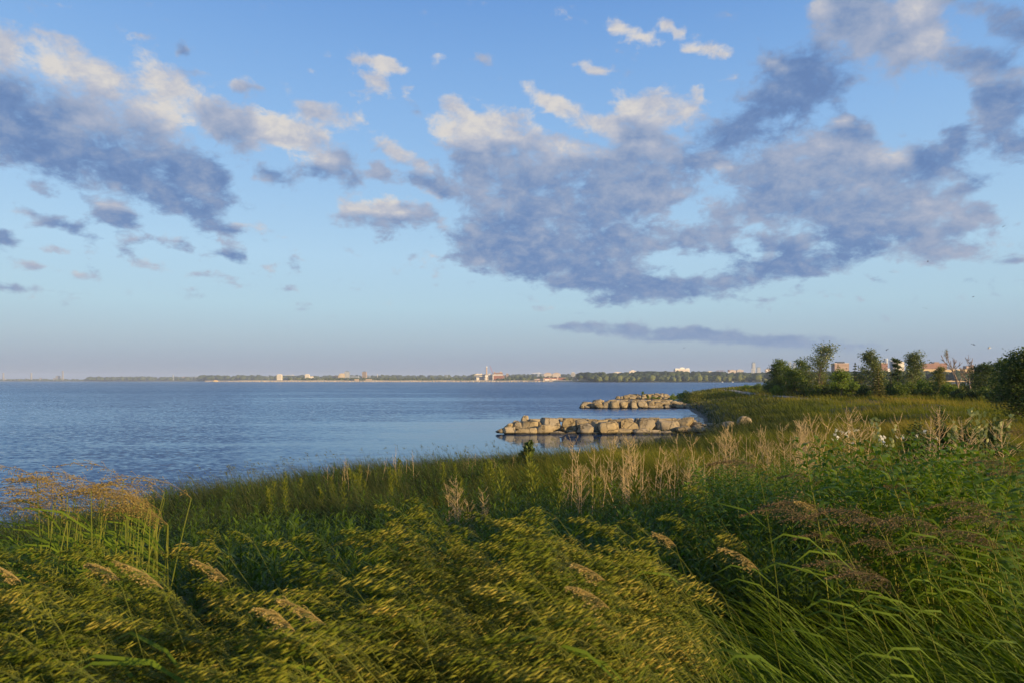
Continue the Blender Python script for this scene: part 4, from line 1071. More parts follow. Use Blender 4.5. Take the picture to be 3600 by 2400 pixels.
def leaves(points, size, r, tone=(.1, .9), aspect=.55):
    """small folded leaf blades (two triangles each) at POINTS: rows of (x, y, z, tone)"""
    n = len(points); P = points[:, :3]
    g = np.random.default_rng(r.randrange(1 << 30))
    d = g.normal(size=(n, 3)); d[:, 2] *= .7; d /= np.linalg.norm(d, axis=1)[:, None]
    s = g.normal(size=(n, 3)); s -= (s * d).sum(1)[:, None] * d; s /= np.linalg.norm(s, axis=1)[:, None]
    L = size * g.uniform(.6, 1.3, n)[:, None]
    up = np.cross(d, s)
    a = P - d * L * .5; b = P + d * L * .5
    c = P + s * L * aspect * .5 + up * L * .12; e = P - s * L * aspect * .5 + up * L * .12
    V = np.stack([a, c, b, e], 1).reshape(-1, 3)
    i = np.arange(n) * 4
    T = np.concatenate([np.stack([i, i + 1, i + 2], -1), np.stack([i, i + 2, i + 3], -1)])
    tn = np.clip(points[:, 3] + g.normal(0, .16, n), 0, 1)
    return V, T, np.repeat(tn, 4)

def clumps(tips, per, rad, r, along=.5):
    g = np.random.default_rng(r.randrange(1 << 30)); out = []
    for (p, d, L) in tips:
        k = max(3, int(per * r.uniform(.5, 1.4)))
        t = r.uniform(.15, .85)
        q = g.normal(size=(k, 3)) * rad * np.array([1, 1, .75]) + np.array(p)[None] + np.outer(g.uniform(-along, along, k), np.array(d)) * rad * 2
        out.append(np.concatenate([q, np.full((k, 1), t)], 1))
    return np.concatenate(out)

def place(name, px, base, Y=None, label=None, cat='tree', group=None):
    """Empty on the ground where the photo shows the foot of a tree"""
    if Y is None: Y = 2.62 * F / (base - HY)
    x = (px - CX) / F * Y
    return empty(name, (x, Y, ground_z(x, Y) - .03), 0, label, cat, group), Y

def tree(name, px, base, top, width, label, mat, seed, Y=None, n=16, z0=.3, up=.7, per=16, leaf=.2, rad=None, wind=-1.0, sub=3, bark=None, group=None, cat='tree', aspect=.55, curve=.15, long=None):
    e, Y = place(name, px, base, Y, label, cat, group)
    r = random.Random(seed)
    h = CAM_H - (top - HY) / F * Y - e.location.z
    spread = width / 2 / F * Y
    mb, tips = limbs(r, h, spread if long is None else h * long, n, z0, up, wind, sub, curve)
    pts = clumps(tips, per, rad or spread * .16, r)
    pts = pts[pts[:, 2] > .12]
    # spread the limbs to the tree's real width and height
    fx = spread / np.percentile(np.abs(pts[:, 0] - np.median(pts[:, 0])), 96); fz = h / np.percentile(pts[:, 2], 99.3)
    fx = min(max(fx, .35), 3.0)
    pts[:, :3] *= [fx, fx, fz]
    mb.v = [(x * fx, y * fx, z * fz) for x, y, z in mb.v]
    mb.build('trunk', bark or M_BARK, e, True)
    V, T, C = leaves(pts, leaf, r, aspect=aspect)
    link_mesh('crown', np_mesh('crown', V, None, T, vcol=C), LM[mat], e)
    return e

def bush(name, px, base, top, width, label, mat, seed, Y=None, leaf=.16, n=2200, group='bushes of the thicket', lobes=9, cat='bush', zbase=None, depth=1.0):
    """many stemmed shrub: leaves on the shells of several uneven lobes, with stems under them"""
    e, Y = place(name, px, base, Y, label, cat, group)
    if zbase is not None: e.location.z = zbase
    r = random.Random(seed); g = np.random.default_rng(seed)
    h = CAM_H - (top - HY) / F * Y - e.location.z
    w = width / 2 / F * Y
    mb = MB(); out = []
    for k in range(lobes):
        a = r.uniform(0, 6.28); q = r.uniform(.0, .78) ** .7
        c = Vector((math.cos(a) * q * w, math.sin(a) * q * w * depth, h * r.uniform(.30, .80) * (1 - .35 * q)))
        R_ = Vector((w * r.uniform(.28, .5), w * depth * r.uniform(.28, .5), h * r.uniform(.18, .32)))
        if k == 0: c = Vector((r.uniform(-.1, .1) * w, 0, h * .74)); R_.z = h * .28
        mb.tube([(c.x * .25, c.y * .25, -.15), (c.x * .6, c.y * .6, c.z * .5), (c.x, c.y, c.z)], [.03 * h ** .5, .022 * h ** .5, .01], 5)
        m = int(n / lobes * r.uniform(.7, 1.3))
        d = g.normal(size=(m, 3)); d /= np.linalg.norm(d, axis=1)[:, None]
        bump = np.array([1 + .35 * mnoise.noise((p[0] * 2.2 + k * 5, p[1] * 2.2, p[2] * 2.2 + seed)) for p in d])
        rr2 = bump * g.uniform(.62, 1.08, m)
        pts = d * rr2[:, None] * np.array(R_)[None] + np.array(c)[None]
        tn = r.uniform(.25, .75)
        out.append(np.concatenate([pts, np.full((m, 1), tn)], 1))
    # a skirt of low leaves
    m = n // 5; a = g.uniform(0, 6.28, m); q = g.uniform(.5, 1.0, m)
    out.append(np.stack([np.cos(a) * q * w, np.sin(a) * q * w * depth, g.uniform(.05, .35, m) * h, g.uniform(.1, .6, m)], -1))
    mb.build('stem', M_BARK, e, True)
    pts = np.concatenate(out); pts = pts[pts[:, 2] > .04]
    V, T, C = leaves(pts, leaf, r)
    link_mesh('foliage', np_mesh('foliage', V, None, T, vcol=C), LM[mat], e)
    return e

def spruce(name, px, base, top, width, label, mat, seed, Y=None, dens=1.0, gap=0.0, leaf=.22):
    e, Y = place(name, px, base, Y, label)
    r = random.Random(seed); g = np.random.default_rng(seed)
    h = CAM_H - (top - HY) / F * Y - e.location.z; w = width / 2 / F * Y
    mb = MB(); mb.tube([(0, 0, -.2), (r.gauss(0, .03), 0, h * .5), (0, 0, h * .98)], [.03 * h, .02 * h, .01], 6)
    out = []
    whorls = int(13 * (1 - gap * .5))
    for k in range(whorls):
        t = .06 + .90 * k / whorls; L = w * (1 - t) ** .8 * r.uniform(.8, 1.15)
        for b in range(7):
            a = b * .9 + k * 1.7 + r.uniform(-.3, .3); l = L * r.uniform(.65, 1.15)
            p0 = Vector((0, 0, h * t)); p1 = Vector((math.cos(a) * l, math.sin(a) * l, h * t + l * (-.10 + .25 * t)))
            mb.tube([p0, p0.lerp(p1, .5) - Vector((0, 0, l * .06)), p1], [.012 * h * (1 - t) + .006, .012, .004], 4)
            m = int(30 * dens * (.4 + (1 - t)))
            s = g.uniform(.12, 1.05, m)[:, None]
            pts = np.array(p0) + (np.array(p1) - np.array(p0)) * s + g.normal(size=(m, 3)) * np.array([.16, .16, .10]) * (l * .55 + .08)
            out.append(np.concatenate([pts, np.full((m, 1), r.uniform(.2, .75))], 1))
    top_ = np.concatenate([g.normal(size=(30, 3)) * [.05, .05, .18] + [0, 0, h * .95], np.full((30, 1), .6)], 1); out.append(top_)
    mb.build('trunk', M_BARK, e, True)
    V, T, C = leaves(np.concatenate(out), leaf, r, aspect=.3)
    link_mesh('crown', np_mesh('crown', V, None, T, vcol=C), LM[mat], e)

def bare_tree(px, base, top, width, label, seed, leafy, Y=None, name='bare_tree', n=18, sub=5):
    e, Y = place(name, px, base, Y, label)
    r = random.Random(seed)
    h = CAM_H - (top - HY) / F * Y - e.location.z; w = width / 2 / F * Y
    mb = MB(); tips = []
    def grow(p, d, L, rad, depth):
        pts = [p]; q = p.copy()
        for s in range(3):
            d = (d + Vector((r.gauss(0, .13), r.gauss(0, .13), r.gauss(.05, .08)))).normalized(); q = q + d * L / 3; pts.append(q.copy())
        rad = max(rad, .045)
        mb.tube(pts, [rad, rad * .85, rad * .7, rad * .55], 5)
        if depth == 0: tips.append((q, d, L)); return
        for _ in range(3 if depth > 1 else 4):
            d2 = (d * 1.1 + Vector((r.gauss(0, .5), r.gauss(0, .5), r.uniform(-.05, .45)))).normalized()
            grow(pts[r.choice([2, 3, 3])], d2, L * r.uniform(.55, .8), rad * .55, depth - 1)
    grow(Vector((0, 0, -.2)), Vector((.02, 0, 1)), h * .34, .030 * h + .03, 4 if n > 10 else 3)
    vs = np.array(mb.v); sc = np.array([w / np.abs(vs[:, 0]).max(), w / np.abs(vs[:, 1]).max(), h / vs[:, 2].max()])
    mb.v = [tuple(q) for q in vs * np.where(vs[:, 2:3] > 0, sc, [1, 1, 1])]
    mb.build('trunk', M_BARE, e, True)
    if leafy:
        tips = [(Vector((p.x * sc[0], p.y * sc[1], p.z * sc[2])), d, L) for p, d, L in tips]
        tips = [t for t in tips if t[0].z > h * .82 and abs(t[0].x) < w * .75]
        V, T, C = leaves(clumps(tips, 9, .14, r), .15, r)
        link_mesh('crown', np_mesh('crown', V, None, T, vcol=C), LM['olive'], e)
    return e

# trees, from the lake side to the right edge
tree('tree', 2742, 1383, 1277, 44, 'dark narrow tree at the left end of the thicket', 'dark', 11, n=16, per=20, leaf=.24, z0=.15)
tree('tree', 2768, 1384, 1262, 60, 'dark tree with a thin spike top, second from the left of the thicket', 'green', 12, n=20, per=22, leaf=.25, z0=.15)
tree('tree', 2835, 1386, 1264, 62, 'round topped green tree just left of the tall poplar', 'green', 13, n=20, per=24, leaf=.26, z0=.12)
tree('tree', 2800, 1388, 1290, 80, 'broad leafy tree filling the thicket left of the tall poplar', 'green', 14, n=20, per=26, leaf=.26, z0=.08)
tree('poplar', 2878, 1392, 1211, 92, 'tallest poplar, airy and wind combed, with pale limbs', 'poplar', 15, n=22, z0=.16, up=2.0, per=20, leaf=.26, rad=.30, wind=-.5, sub=3, curve=.10, long=.42)
tree('tree', 2905, 1391, 1308, 70, 'thin olive young tree under the tallest poplar', 'olive', 16, n=14, per=9, leaf=.20, z0=.25)
tree('young_maple', 2962, 1395, 1298, 66, 'bright green young maple with a bare straight stem', 'bright', 17, n=16, per=22, leaf=.24, z0=.22)
spruce('spruce', 2946, 1388, 1277, 38, 'slim young conifer top before the brick apartment block', 'spruce', 18, dens=.8)
spruce('pine', 3006, 1388, 1272, 52, 'dark ragged pine between the maple and the second poplar', 'pine', 19, dens=1.0, gap=.4, leaf=.26)
tree('poplar', 3066, 1392, 1231, 76, 'second tallest poplar, leaning left in the wind, above a dead bush', 'poplar', 20, n=24, z0=.14, up=1.7, per=24, leaf=.26, rad=.32, wind=-.9, sub=3, long=.40)
bare_tree(3036, 1388, 1292, 44, 'dead brown bush left of the second poplar', 21, False, name='dead_bush', n=8)
spruce('spruce', 3088, 1402, 1288, 64, 'golden lit conical spruce standing in front of the thicket', 'spruce', 22, dens=1.7, leaf=.24)
spruce('spruce', 3131, 1385, 1302, 26, 'small pointed conifer right of the golden spruce', 'spruce', 23, dens=.7)
tree('tree', 3158, 1388, 1258, 36, 'narrow dark tree before the pale tower at right', 'dark', 24, n=16, per=20, leaf=.25, z0=.15)
tree('aspen', 3213, 1390, 1236, 62, 'twin topped aspen right of the narrow dark tree', 'poplar', 25, n=24, per=24, leaf=.25, z0=.10, up=1.8, rad=.32, wind=-.2, long=.38)
spruce('pine', 3231, 1385, 1293, 56, 'sparse level branched pine under the twin topped aspen', 'spruce', 26, dens=.6, gap=.7)
tree('tree', 3298, 1385, 1288, 54, 'pyramid shaped soft green tree before the dark brick slab', 'olive', 27, n=20, per=22, leaf=.23, z0=.08, wind=0)
bare_tree(3368, 1390, 1228, 120, 'tall bare tree with thin leaves only at its crown', 28, True, n=18)
bare_tree(3412, 1388, 1245, 84, 'second bare tree, smaller and leafless, right of the tall one', 29, False, n=18)
tree('tree', 3468, 1402, 1276, 100, 'dark spreading tree between the bare tree and the right edge', 'dark', 30, n=22, per=26, leaf=.24, z0=.10)
tree('young_tree', 3515, 1398, 1308, 60, 'yellowish young tree with reddish stems near the right edge', 'olive', 31, n=16, per=18, leaf=.19, z0=.15)
tree('large_tree', 3612, 1492, 1230, 150, 'largest dark tree cut by the right edge of the view', 'dark', 32, Y=42, n=40, per=22, leaf=.15, z0=.06, rad=.22, sub=7, wind=-.4, up=1.0)
tree('tree', 3560, 1420, 1262, 90, 'dark tree behind the large tree at the right edge', 'green', 33, n=22, per=26, leaf=.22, z0=.1)
# bushes of the thicket: px, foot, top, width, tone
BUSHES = [(2628, 1371, 1350, 58, 'bright', 'lightest green bush at the lake end of the thicket'), (2666, 1374, 1346, 60, 'green', 'rounded bush, second from the lake end of the thicket'), (2705, 1378, 1338, 62, 'green', 'rounded bush, third from the lake end of the thicket'),
    (2742, 1384, 1334, 64, 'dark', 'dark bush under the leftmost tree of the thicket'), (2783, 1387, 1332, 66, 'green', 'broad bush left of the tall poplar'), (2728, 1388, 1352, 46, 'bright', 'pale low bush before the thicket near the path bend'),
    (2826, 1390, 1340, 60, 'dark', 'dark bluish bush at the foot of the tall poplar'), (2868, 1392, 1338, 62, 'green', 'leafy bush hiding the tall poplar trunk'), (2908, 1392, 1345, 60, 'dark', 'dark low bush left of the young maple'),
    (2946, 1394, 1345, 54, 'green', 'green bush behind the young maple'), (2998, 1394, 1338, 62, 'bright', 'bright yellow green bush right of the young maple'), (3036, 1396, 1345, 62, 'dark', 'blue green bush left of the golden spruce'),
    (3062, 1400, 1372, 40, 'green', 'small bush touching the golden spruce on its left'), (3130, 1398, 1350, 66, 'dark', 'dark bush right of the golden spruce'), (3160, 1400, 1340, 62, 'green', 'leafy bush under the narrow dark tree'),
    (3200, 1400, 1338, 66, 'green', 'leafy bush left of the sparse pine foot'), (3240, 1398, 1334, 66, 'bright', 'sunlit bush at the foot of the sparse pine'), (3285, 1400, 1338, 80, 'green', 'broad rounded bush below the pyramid shaped tree'),
    (3330, 1402, 1346, 70, 'bright', 'bright rounded bush left of the tall bare tree'), (3375, 1406, 1366, 70, 'dark', 'low dark bush at the foot of the tall bare tree'), (3420, 1410, 1368, 80, 'dark', 'low dark bush right of the tall bare tree'),
    (3470, 1412, 1360, 80, 'green', 'low bush under the dark spreading tree'), (3530, 1425, 1362, 90, 'dark', 'dark bush left of the large tree at the edge')]
for k, (px, base, top, w, mt, lb) in enumerate(BUSHES):
    bush('bush', px, base, top, w * 1.15, lb, mt, 200 + k, leaf=.24, n=1900)
BACK = [(2722, 1308), (2765, 1300), (2808, 1296), (2850, 1302), (2893, 1306), (2935, 1306), (2980, 1312), (3020, 1312), (3062, 1308), (3105, 1316), (3148, 1312), (3190, 1314), (3235, 1314), (3278, 1320), (3322, 1338), (3352, 1346), (3395, 1340), (3436, 1335), (3480, 1322), (3525, 1318)]
for k, (px, top) in enumerate(BACK):
    bush('tall_bush', px, 1384, top, 76, 'tall dark bush in the back row of the thicket, %s from its lake end' % ORD[k], ('dark', 'green', 'green', 'olive')[k % 4], 260 + k, Y=138 + (k % 3) * 5, leaf=.26, n=1700, group='back row of the thicket')
# scrub on the bank and breakwaters
bush('bush', 2412, 1406, 1372, 78, 'bright leafy bush at the root of the farthest breakwater', 'bright', 301, Y=136, leaf=.26, n=2200, group='scrub by the breakwaters')
bush('bush', 2368, 1403, 1381, 46, 'smaller leafy bush on the root of the farthest breakwater, lake side', 'bright', 302, Y=160, leaf=.25, n=900, group='scrub by the breakwaters')
tree('small_tree', 2452, 1429, 1372, 84, 'small wide tree with a reddish stem on the bank by the middle breakwater', 'olive', 303, Y=108, n=16, per=15, leaf=.17, z0=.35, up=.5)
def sprig(px, base, top, w, Y, label, seed, z):
    e = bush('shrub', px, base, top, w, label, 'bright', seed, Y=Y, leaf=.22, n=220, group='shrubs growing on the farthest breakwater', lobes=4, zbase=z)
sprig(2261, 1386, 1374, 13, 187, 'lone tuft shrub on top of the farthest breakwater', 304, 1.15)
sprig(2278, 1400, 1387, 12, 183.2, 'leftmost of three green shrubs at the foot of the farthest breakwater', 305, .2)
sprig(2297, 1403, 1392, 22, 183.2, 'middle of three green shrubs at the foot of the farthest breakwater', 306, .2)
sprig(2315, 1403, 1393, 16, 183.2, 'rightmost of three green shrubs at the foot of the farthest breakwater', 307, .2)
bush('willow_shrub', 1858, 1608, 1550, 72, 'dark upright willow shrub breaking the bank line over the water', 'willow', 308, Y=23, leaf=.16, n=900, group='scrub by the breakwaters', lobes=6)
bush('bush', 3306, 1482, 1432, 92, 'round dark bush in the field between two pale leaved plants', 'dark', 309, Y=24, leaf=.085, n=3200, group='scrub at the right of the field')
bush('bush', 3500, 1500, 1470, 150, 'low dark bush under the large tree at the right edge', 'dark', 310, Y=26, leaf=.09, n=3000, group='scrub at the right of the field')
bush('bush', 3230, 1520, 1478, 170, 'wide low dark bush behind the white flowers', 'dark', 311, Y=19, leaf=.07, n=3600, group='scrub at the right of the field', depth=.5)
bush('bush', 3400, 1530, 1480, 190, 'wide low dark bush behind the leafy stalks at right', 'dark', 312, Y=17, leaf=.07, n=4200, group='scrub at the right of the field', depth=.5)
# ---------------------------------------------------------------- grass and herbs
def blades(P, H, Wd, lx, ly, bend, t0, t1, seg=3, g=rng):
    """curved grass blades standing at P; lx, ly = direction in which each one leans; tone runs from t0 at the foot to t1 at the tip"""
    n = len(P)
    a = g.uniform(0, 2 * math.pi, n)
    sx, sy = np.cos(a), np.sin(a)
    rows, tones = [], []
    for k in range(seg + 1):
        t = k / seg
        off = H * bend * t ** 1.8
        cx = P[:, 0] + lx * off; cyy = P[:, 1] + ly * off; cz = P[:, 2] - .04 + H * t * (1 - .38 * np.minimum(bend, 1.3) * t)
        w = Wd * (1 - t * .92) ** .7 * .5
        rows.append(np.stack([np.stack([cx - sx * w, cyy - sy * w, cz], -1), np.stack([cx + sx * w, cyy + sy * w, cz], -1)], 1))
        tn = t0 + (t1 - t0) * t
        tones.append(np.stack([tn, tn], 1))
    V = np.stack(rows, 1).reshape(-1, 3); C = np.stack(tones, 1).reshape(-1)
    m = 2 * (seg + 1)
    i = np.arange(n)[:, None] * m
    Q = np.concatenate([np.stack([i[:, 0] + 2 * k, i[:, 0] + 2 * k + 1, i[:, 0] + 2 * k + 3, i[:, 0] + 2 * k + 2], -1) for k in range(seg)])
    return V, Q, np.clip(C, 0, 1)

def wind(n, g=rng, spread=.5):
    a = math.pi + g.normal(0, spread, n)       # the wind comes from the right
    return np.cos(a), np.sin(a) * .8

def in_view(y0, y1, n, left=.86, right=.84, g=rng):
    y = y0 * (y1 / y0) ** g.random(n)
    x = g.uniform(-left, right, n) * y + g.uniform(-.6, .6, n)
    return x, y

def stand(x, y):
    return np.stack([x, y, height(x, y)], -1)

def patch(name, V, Q, C, mat, label, cat, T=None):
    o = link_mesh(name, np_mesh(name, V, Q, T, vcol=C), mat)
    return tag(o, label, cat, kind='stuff')

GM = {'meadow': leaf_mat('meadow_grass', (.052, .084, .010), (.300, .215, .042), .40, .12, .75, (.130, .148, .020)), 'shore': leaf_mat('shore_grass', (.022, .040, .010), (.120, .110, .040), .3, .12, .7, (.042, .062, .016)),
      'under': leaf_mat('under_grass', (.042, .082, .008), (.175, .220, .022), .5, .15, .6), 'reed': leaf_mat('reed_blades', (.042, .092, .005), (.175, .245, .018), .48, .2, .5), 'brome': leaf_mat('brome_heads', (.100, .150, .012), (.560, .450, .105), .50, .12, .7, (.260, .275, .032)),
      'stem': leaf_mat('green_stems', (.075, .105, .010), (.220, .220, .035), .2, .2, .6), 'herb': leaf_mat('herb_leaves', (.034, .074, .009), (.145, .215, .020), .48, .2, .5), 'stalkleaf': leaf_mat('stalk_leaves', (.052, .115, .007), (.205, .300, .020), .50, .2, .5),
      'plume': leaf_mat('purple_plumes', (.120, .088, .046), (.310, .225, .110), .3, .1, .8), 'tan': leaf_mat('tan_plumes', (.300, .215, .065), (.560, .430, .160), .3, .1, .8), 'red': leaf_mat('red_plumes', (.210, .140, .045), (.430, .330, .100), .3, .1, .8),
      'pale': leaf_mat('pale_leaves', (.200, .240, .070), (.500, .500, .220), .35, .2, .6), 'upright': leaf_mat('upright_leaves', (.065, .100, .010), (.240, .250, .035), .4, .2, .6), 'petal': leaf_mat('white_petals', (.62, .62, .66), (.85, .84, .86), .3, .1, .6)}
M_DRY = simple_mat('dry_stalk', [(0.27, 0.19, 0.085), (0.58, 0.43, 0.22)], 5.0, 0.8)

# meadow of the level ground
n = 470000
x, y = in_view(9, 330, n, .30, 1.45)
d = shore_d(x, y); dp = seg_dist(x, y, PATH, False)
k = (d > 3.0) & (dp > 2.0 + .5 * fnoise(x, y, .15, 22)) & (x > -.12 * y)
x, y, d = x[k], y[k], d[k]
n = len(x)
hill = fnoise(x, y, 1 / 14.0, 21); fine = fnoise(x, y, 1 / 4.0, 23)
H = (.60 + .36 * hill + .17 * fine) * rng.uniform(.7, 1.2, n) * np.clip((d - 1) / 8, .65, 1)
H = np.maximum(H * (1 + .35 * np.exp(-((dp[k] - 3.2) / 1.0) ** 2)), .22)
lx, ly = wind(n, spread=.8)
dry = .5 + .40 * fnoise(x, y, 1 / 26.0, 24) + .22 * fine + .16 * hill
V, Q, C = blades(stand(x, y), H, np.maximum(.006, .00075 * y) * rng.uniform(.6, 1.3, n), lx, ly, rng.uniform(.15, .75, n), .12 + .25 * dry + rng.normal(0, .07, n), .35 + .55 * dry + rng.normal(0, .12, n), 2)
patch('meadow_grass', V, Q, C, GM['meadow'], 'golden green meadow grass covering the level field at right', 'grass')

# darker, ranker grass of the bank
n = 310000
x, y = in_view(9, 330, n, 1.15, .45)
d = shore_d(x, y)
k = (d > .02 + .4 * rng.random(n)) & ((d < 12 + 2 * fnoise(x, y, .2, 31)) | (x < .02 * y)) & (y > 11.5 + 1.2 * fnoise(x, y, .3, 32))
x, y, d = x[k], y[k], d[k]; n = len(x)
H = (.74 + .18 * fnoise(x, y, 1 / 5.0, 33)) * rng.uniform(.6, 1.25, n)
lx, ly = wind(n, spread=.7)
V, Q, C = blades(stand(x, y), H, np.maximum(.006, .0007 * y) * rng.uniform(.6, 1.3, n), lx, ly, rng.uniform(.2, .9, n), rng.uniform(.1, .45, n), rng.uniform(.25, .95, n), 3)
# taller seeding stems that fray the edge of the bank
n = 5200
x2, y2 = in_view(13, 70, n, .75, .42); d2 = shore_d(x2, y2); k = (d2 > .4) & (d2 < 6) & (fnoise(x2, y2, .35, 36) > -.2); x2, y2 = x2[k], y2[k]; n = len(x2)
lx, ly = wind(n, spread=.5)
V2, Q2, C2 = blades(stand(x2, y2), rng.uniform(.85, 1.35, n), np.maximum(.007, .00055 * y2), lx, ly, rng.uniform(.15, .6, n), rng.uniform(.3, .6, n), rng.uniform(.6, 1, n), 3)
nod = V2.reshape(n, 4, 2, 3)[:, 3].mean(1)
m = 5
P3 = (nod[:, None, :] + rng.normal(size=(n, m, 3)) * np.array([.03, .03, .05]) - np.array([.02, 0, .05])).reshape(-1, 3)
a3 = math.pi + rng.normal(0, .6, n * m)
V3, Q3, C3 = blades(P3, rng.uniform(.05, .10, n * m), np.repeat(np.maximum(.010, .0009 * y2), m), np.cos(a3), np.sin(a3), np.full(n * m, 1.1), rng.uniform(.5, .8, n * m), rng.uniform(.7, 1, n * m), 2)
Q = np.concatenate([Q, Q2 + len(V), Q3 + len(V) + len(V2)]); V = np.concatenate([V, V2, V3]); C = np.concatenate([C, C2, C3])
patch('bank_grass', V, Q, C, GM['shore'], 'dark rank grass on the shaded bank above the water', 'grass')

# short grass that fills the near ground
n = 125000
x, y = in_view(.9, 14, n, 1.25, 1.5)
x2 = rng.uniform(-6, 14, 40000); y2 = rng.uniform(-6, 4.0, 40000)
k2 = np.hypot(x2, y2) > .75
x = np.concatenate([x, x2[k2]]); y = np.concatenate([y, y2[k2]])
k = (shore_d(x, y) > .5) & (np.hypot(x, y) > .7); x, y = x[k], y[k]; n = len(x)
H = (.36 + .10 * fnoise(x, y, .4, 41)) * rng.uniform(.6, 1.5, n)
lx, ly = wind(n, spread=.6)
V, Q, C = blades(stand(x, y), H, rng.uniform(.004, .010, n) * np.clip(y / 5, .6, 1.6), lx, ly, rng.uniform(.3, 1.1, n), rng.uniform(.05, .5, n), rng.uniform(.3, .95, n), 3)
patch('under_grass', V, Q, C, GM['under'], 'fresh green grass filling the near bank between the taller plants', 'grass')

# ---- prototypes made of small leaf or spikelet faces: vertices, triangles, tone
def spindle(a, b, w):
    a, b = np.array(a), np.array(b); d = b - a; L = np.linalg.norm(d) + 1e-9; d = d / L
    s = np.cross(d, [.3, .9, .2]); s /= np.linalg.norm(s); u = np.cross(d, s); m = a + (b - a) * .42
    v = np.array([a, m + s * w, m + u * w, m - s * w, m - u * w, b])
    f = np.array([(0, 1, 2), (0, 2, 3), (0, 3, 4), (0, 4, 1), (5, 2, 1), (5, 3, 2), (5, 4, 3), (5, 1, 4)])
    return v, f
class PB:
    def __init__(self): self.v, self.f, self.c, self.n = [], [], [], 0
    def add(self, v, f, tone):
        self.v.append(np.asarray(v, float)); self.f.append(np.asarray(f) + self.n); self.n += len(v)
        self.c.append(np.full(len(v), tone) if np.isscalar(tone) else tone)
    def strip(self, pts, ws, side, tone):
        """flat ribbon along pts with half widths ws"""
        v = []
        for p, w in zip(pts, ws):
            v += [np.array(p) - np.array(side) * w, np.array(p) + np.array(side) * w]
        f = []
        for k in range(len(pts) - 1):
            o = 2 * k; f += [(o, o + 1, o + 3), (o, o + 3, o + 2)]
        self.add(v, f, tone)
    def rod(self, a, b, r0, r1, tone, n=3):
        a, b = np.array(a, float), np.array(b, float); d = (b - a) / (np.linalg.norm(b - a) + 1e-9)
        s = np.cross(d, [.31, .9, .27]); s /= np.linalg.norm(s); u = np.cross(d, s)
        v = [a + (s * math.cos(q) + u * math.sin(q)) * r0 for q in [2 * math.pi * i / n for i in range(n)]] + [b + (s * math.cos(q) + u * math.sin(q)) * r1 for q in [2 * math.pi * i / n for i in range(n)]]
        f = []
        for i in range(n):
            j = (i + 1) % n; f += [(i, j, n + j), (i, n + j, n + i)]
        self.add(v, f, tone)
    def get(self): return np.concatenate(self.v), np.concatenate(self.f), np.concatenate(self.c)

def scatter(protos, P, rz, sc, tone):
    """one big mesh of copies of the prototypes"""
    V, T, C = [], [], []; off = 0
    which = rng.integers(0, len(protos), len(P))
    for k, (v, f, c) in enumerate(protos):
        m = np.where(which == k)[0]
        if not len(m): continue
        ca, sa = np.cos(rz[m])[:, None], np.sin(rz[m])[:, None]; s = sc[m][:, None]
        X = (v[None, :, 0] * ca - v[None, :, 1] * sa) * s + P[m, 0:1]; Y = (v[None, :, 0] * sa + v[None, :, 1] * ca) * s + P[m, 1:2]; Z = v[None, :, 2] * s + P[m, 2:3]
        V.append(np.stack([X, Y, Z], -1).reshape(-1, 3))
        T.append((f[None] + (np.arange(len(m)) * len(v))[:, None, None] + off).reshape(-1, 3)); off += len(m) * len(v)
        C.append(np.clip(c[None, :] + tone[m][:, None], 0, 1).reshape(-1))
    return np.concatenate(V), np.concatenate(T), np.concatenate(C)

# brome: leaning stem, nodding panicle of drooping golden spikelets
def brome_proto(seed):
    r = random.Random(seed); b = PB(); s = PB()
    tv = (-.28, -.1, .0, .12, .25)[seed % 5]
    hs = r.uniform(.62, .88); lean = r.uniform(.22, .5)
    q = lambda t: np.array([-lean * hs * t ** 1.7, 0.02 * math.sin(t * 3 + seed), hs * t])
    for k in range(5): s.rod(q(k / 5), q((k + 1) / 5), .0016, .0013, .3)
    top = q(1.0); L = r.uniform(.17, .24)
    ax = lambda t: top + np.array([-L * (.55 * t + .35 * t * t), 0, L * (.85 * t - .55 * t * t)])
    for k in range(6): s.rod(ax(k / 6), ax((k + 1) / 6), .0011, .0007, .5)
    n = r.randint(34, 46)
    for k in range(n):
        t = (k / n) ** .9; p = ax(t)
        ped = .075 * (1 - .65 * t) * r.uniform(.5, 1.2)
        dr = np.array([-.75 + r.gauss(0, .25), r.gauss(0, .40), .25 + r.gauss(0, .3)]); dr /= np.linalg.norm(dr)
        e = p + dr * ped
        s.strip([p, e], [.0006, .0005], (0, 1, 0), .55)
        d = np.array([-.80 + r.gauss(0, .10), r.gauss(0, .16), -.40 + r.gauss(0, .15)]); d /= np.linalg.norm(d)
        v, f = spindle(e, e + d * r.uniform(.034, .058), r.uniform(.0017, .0030)); b.add(v, f, r.uniform(.25, .70) + tv)
    # a couple of narrow stem leaves
    for k in range(2):
        p = q(r.uniform(.25, .65)); a = r.uniform(-1, 1)
        s.strip([p, p + [-.09, .03 * a, .07], p + [-.19, .06 * a, .04]], [.003, .0035, .0005], (0, 1, .2), .2)
    return b.get(), s.get()
BR = [brome_proto(k) for k in range(9)]
def brome_patch(name, x, y, label, tn=0.0):
    k = (shore_d(x, y) > 3) & (np.hypot(x, y) > 1.15); x, y = x[k], y[k]
    P = stand(x, y); n = len(x); rz = rng.normal(0, .28, n); sc = rng.uniform(.82, 1.12, n); tone = rng.normal(tn, .12, n)
    st = rng.bit_generator.state
    v, f, c = scatter([a for a, _ in BR], P, rz, sc, tone)
    rng.bit_generator.state = st
    v2, f2, c2 = scatter([s for _, s in BR], P, rz, sc, tone)
    me = np_mesh(name, np.concatenate([v, v2]), None, np.concatenate([f, f2 + len(v)]), vcol=np.concatenate([c, c2]), mats=np.concatenate([np.zeros(len(f), int), np.ones(len(f2), int)]))
    tag(link_mesh(name, me, [GM['brome'], GM['stem']]), label, 'grass', kind='stuff')
n = 3700
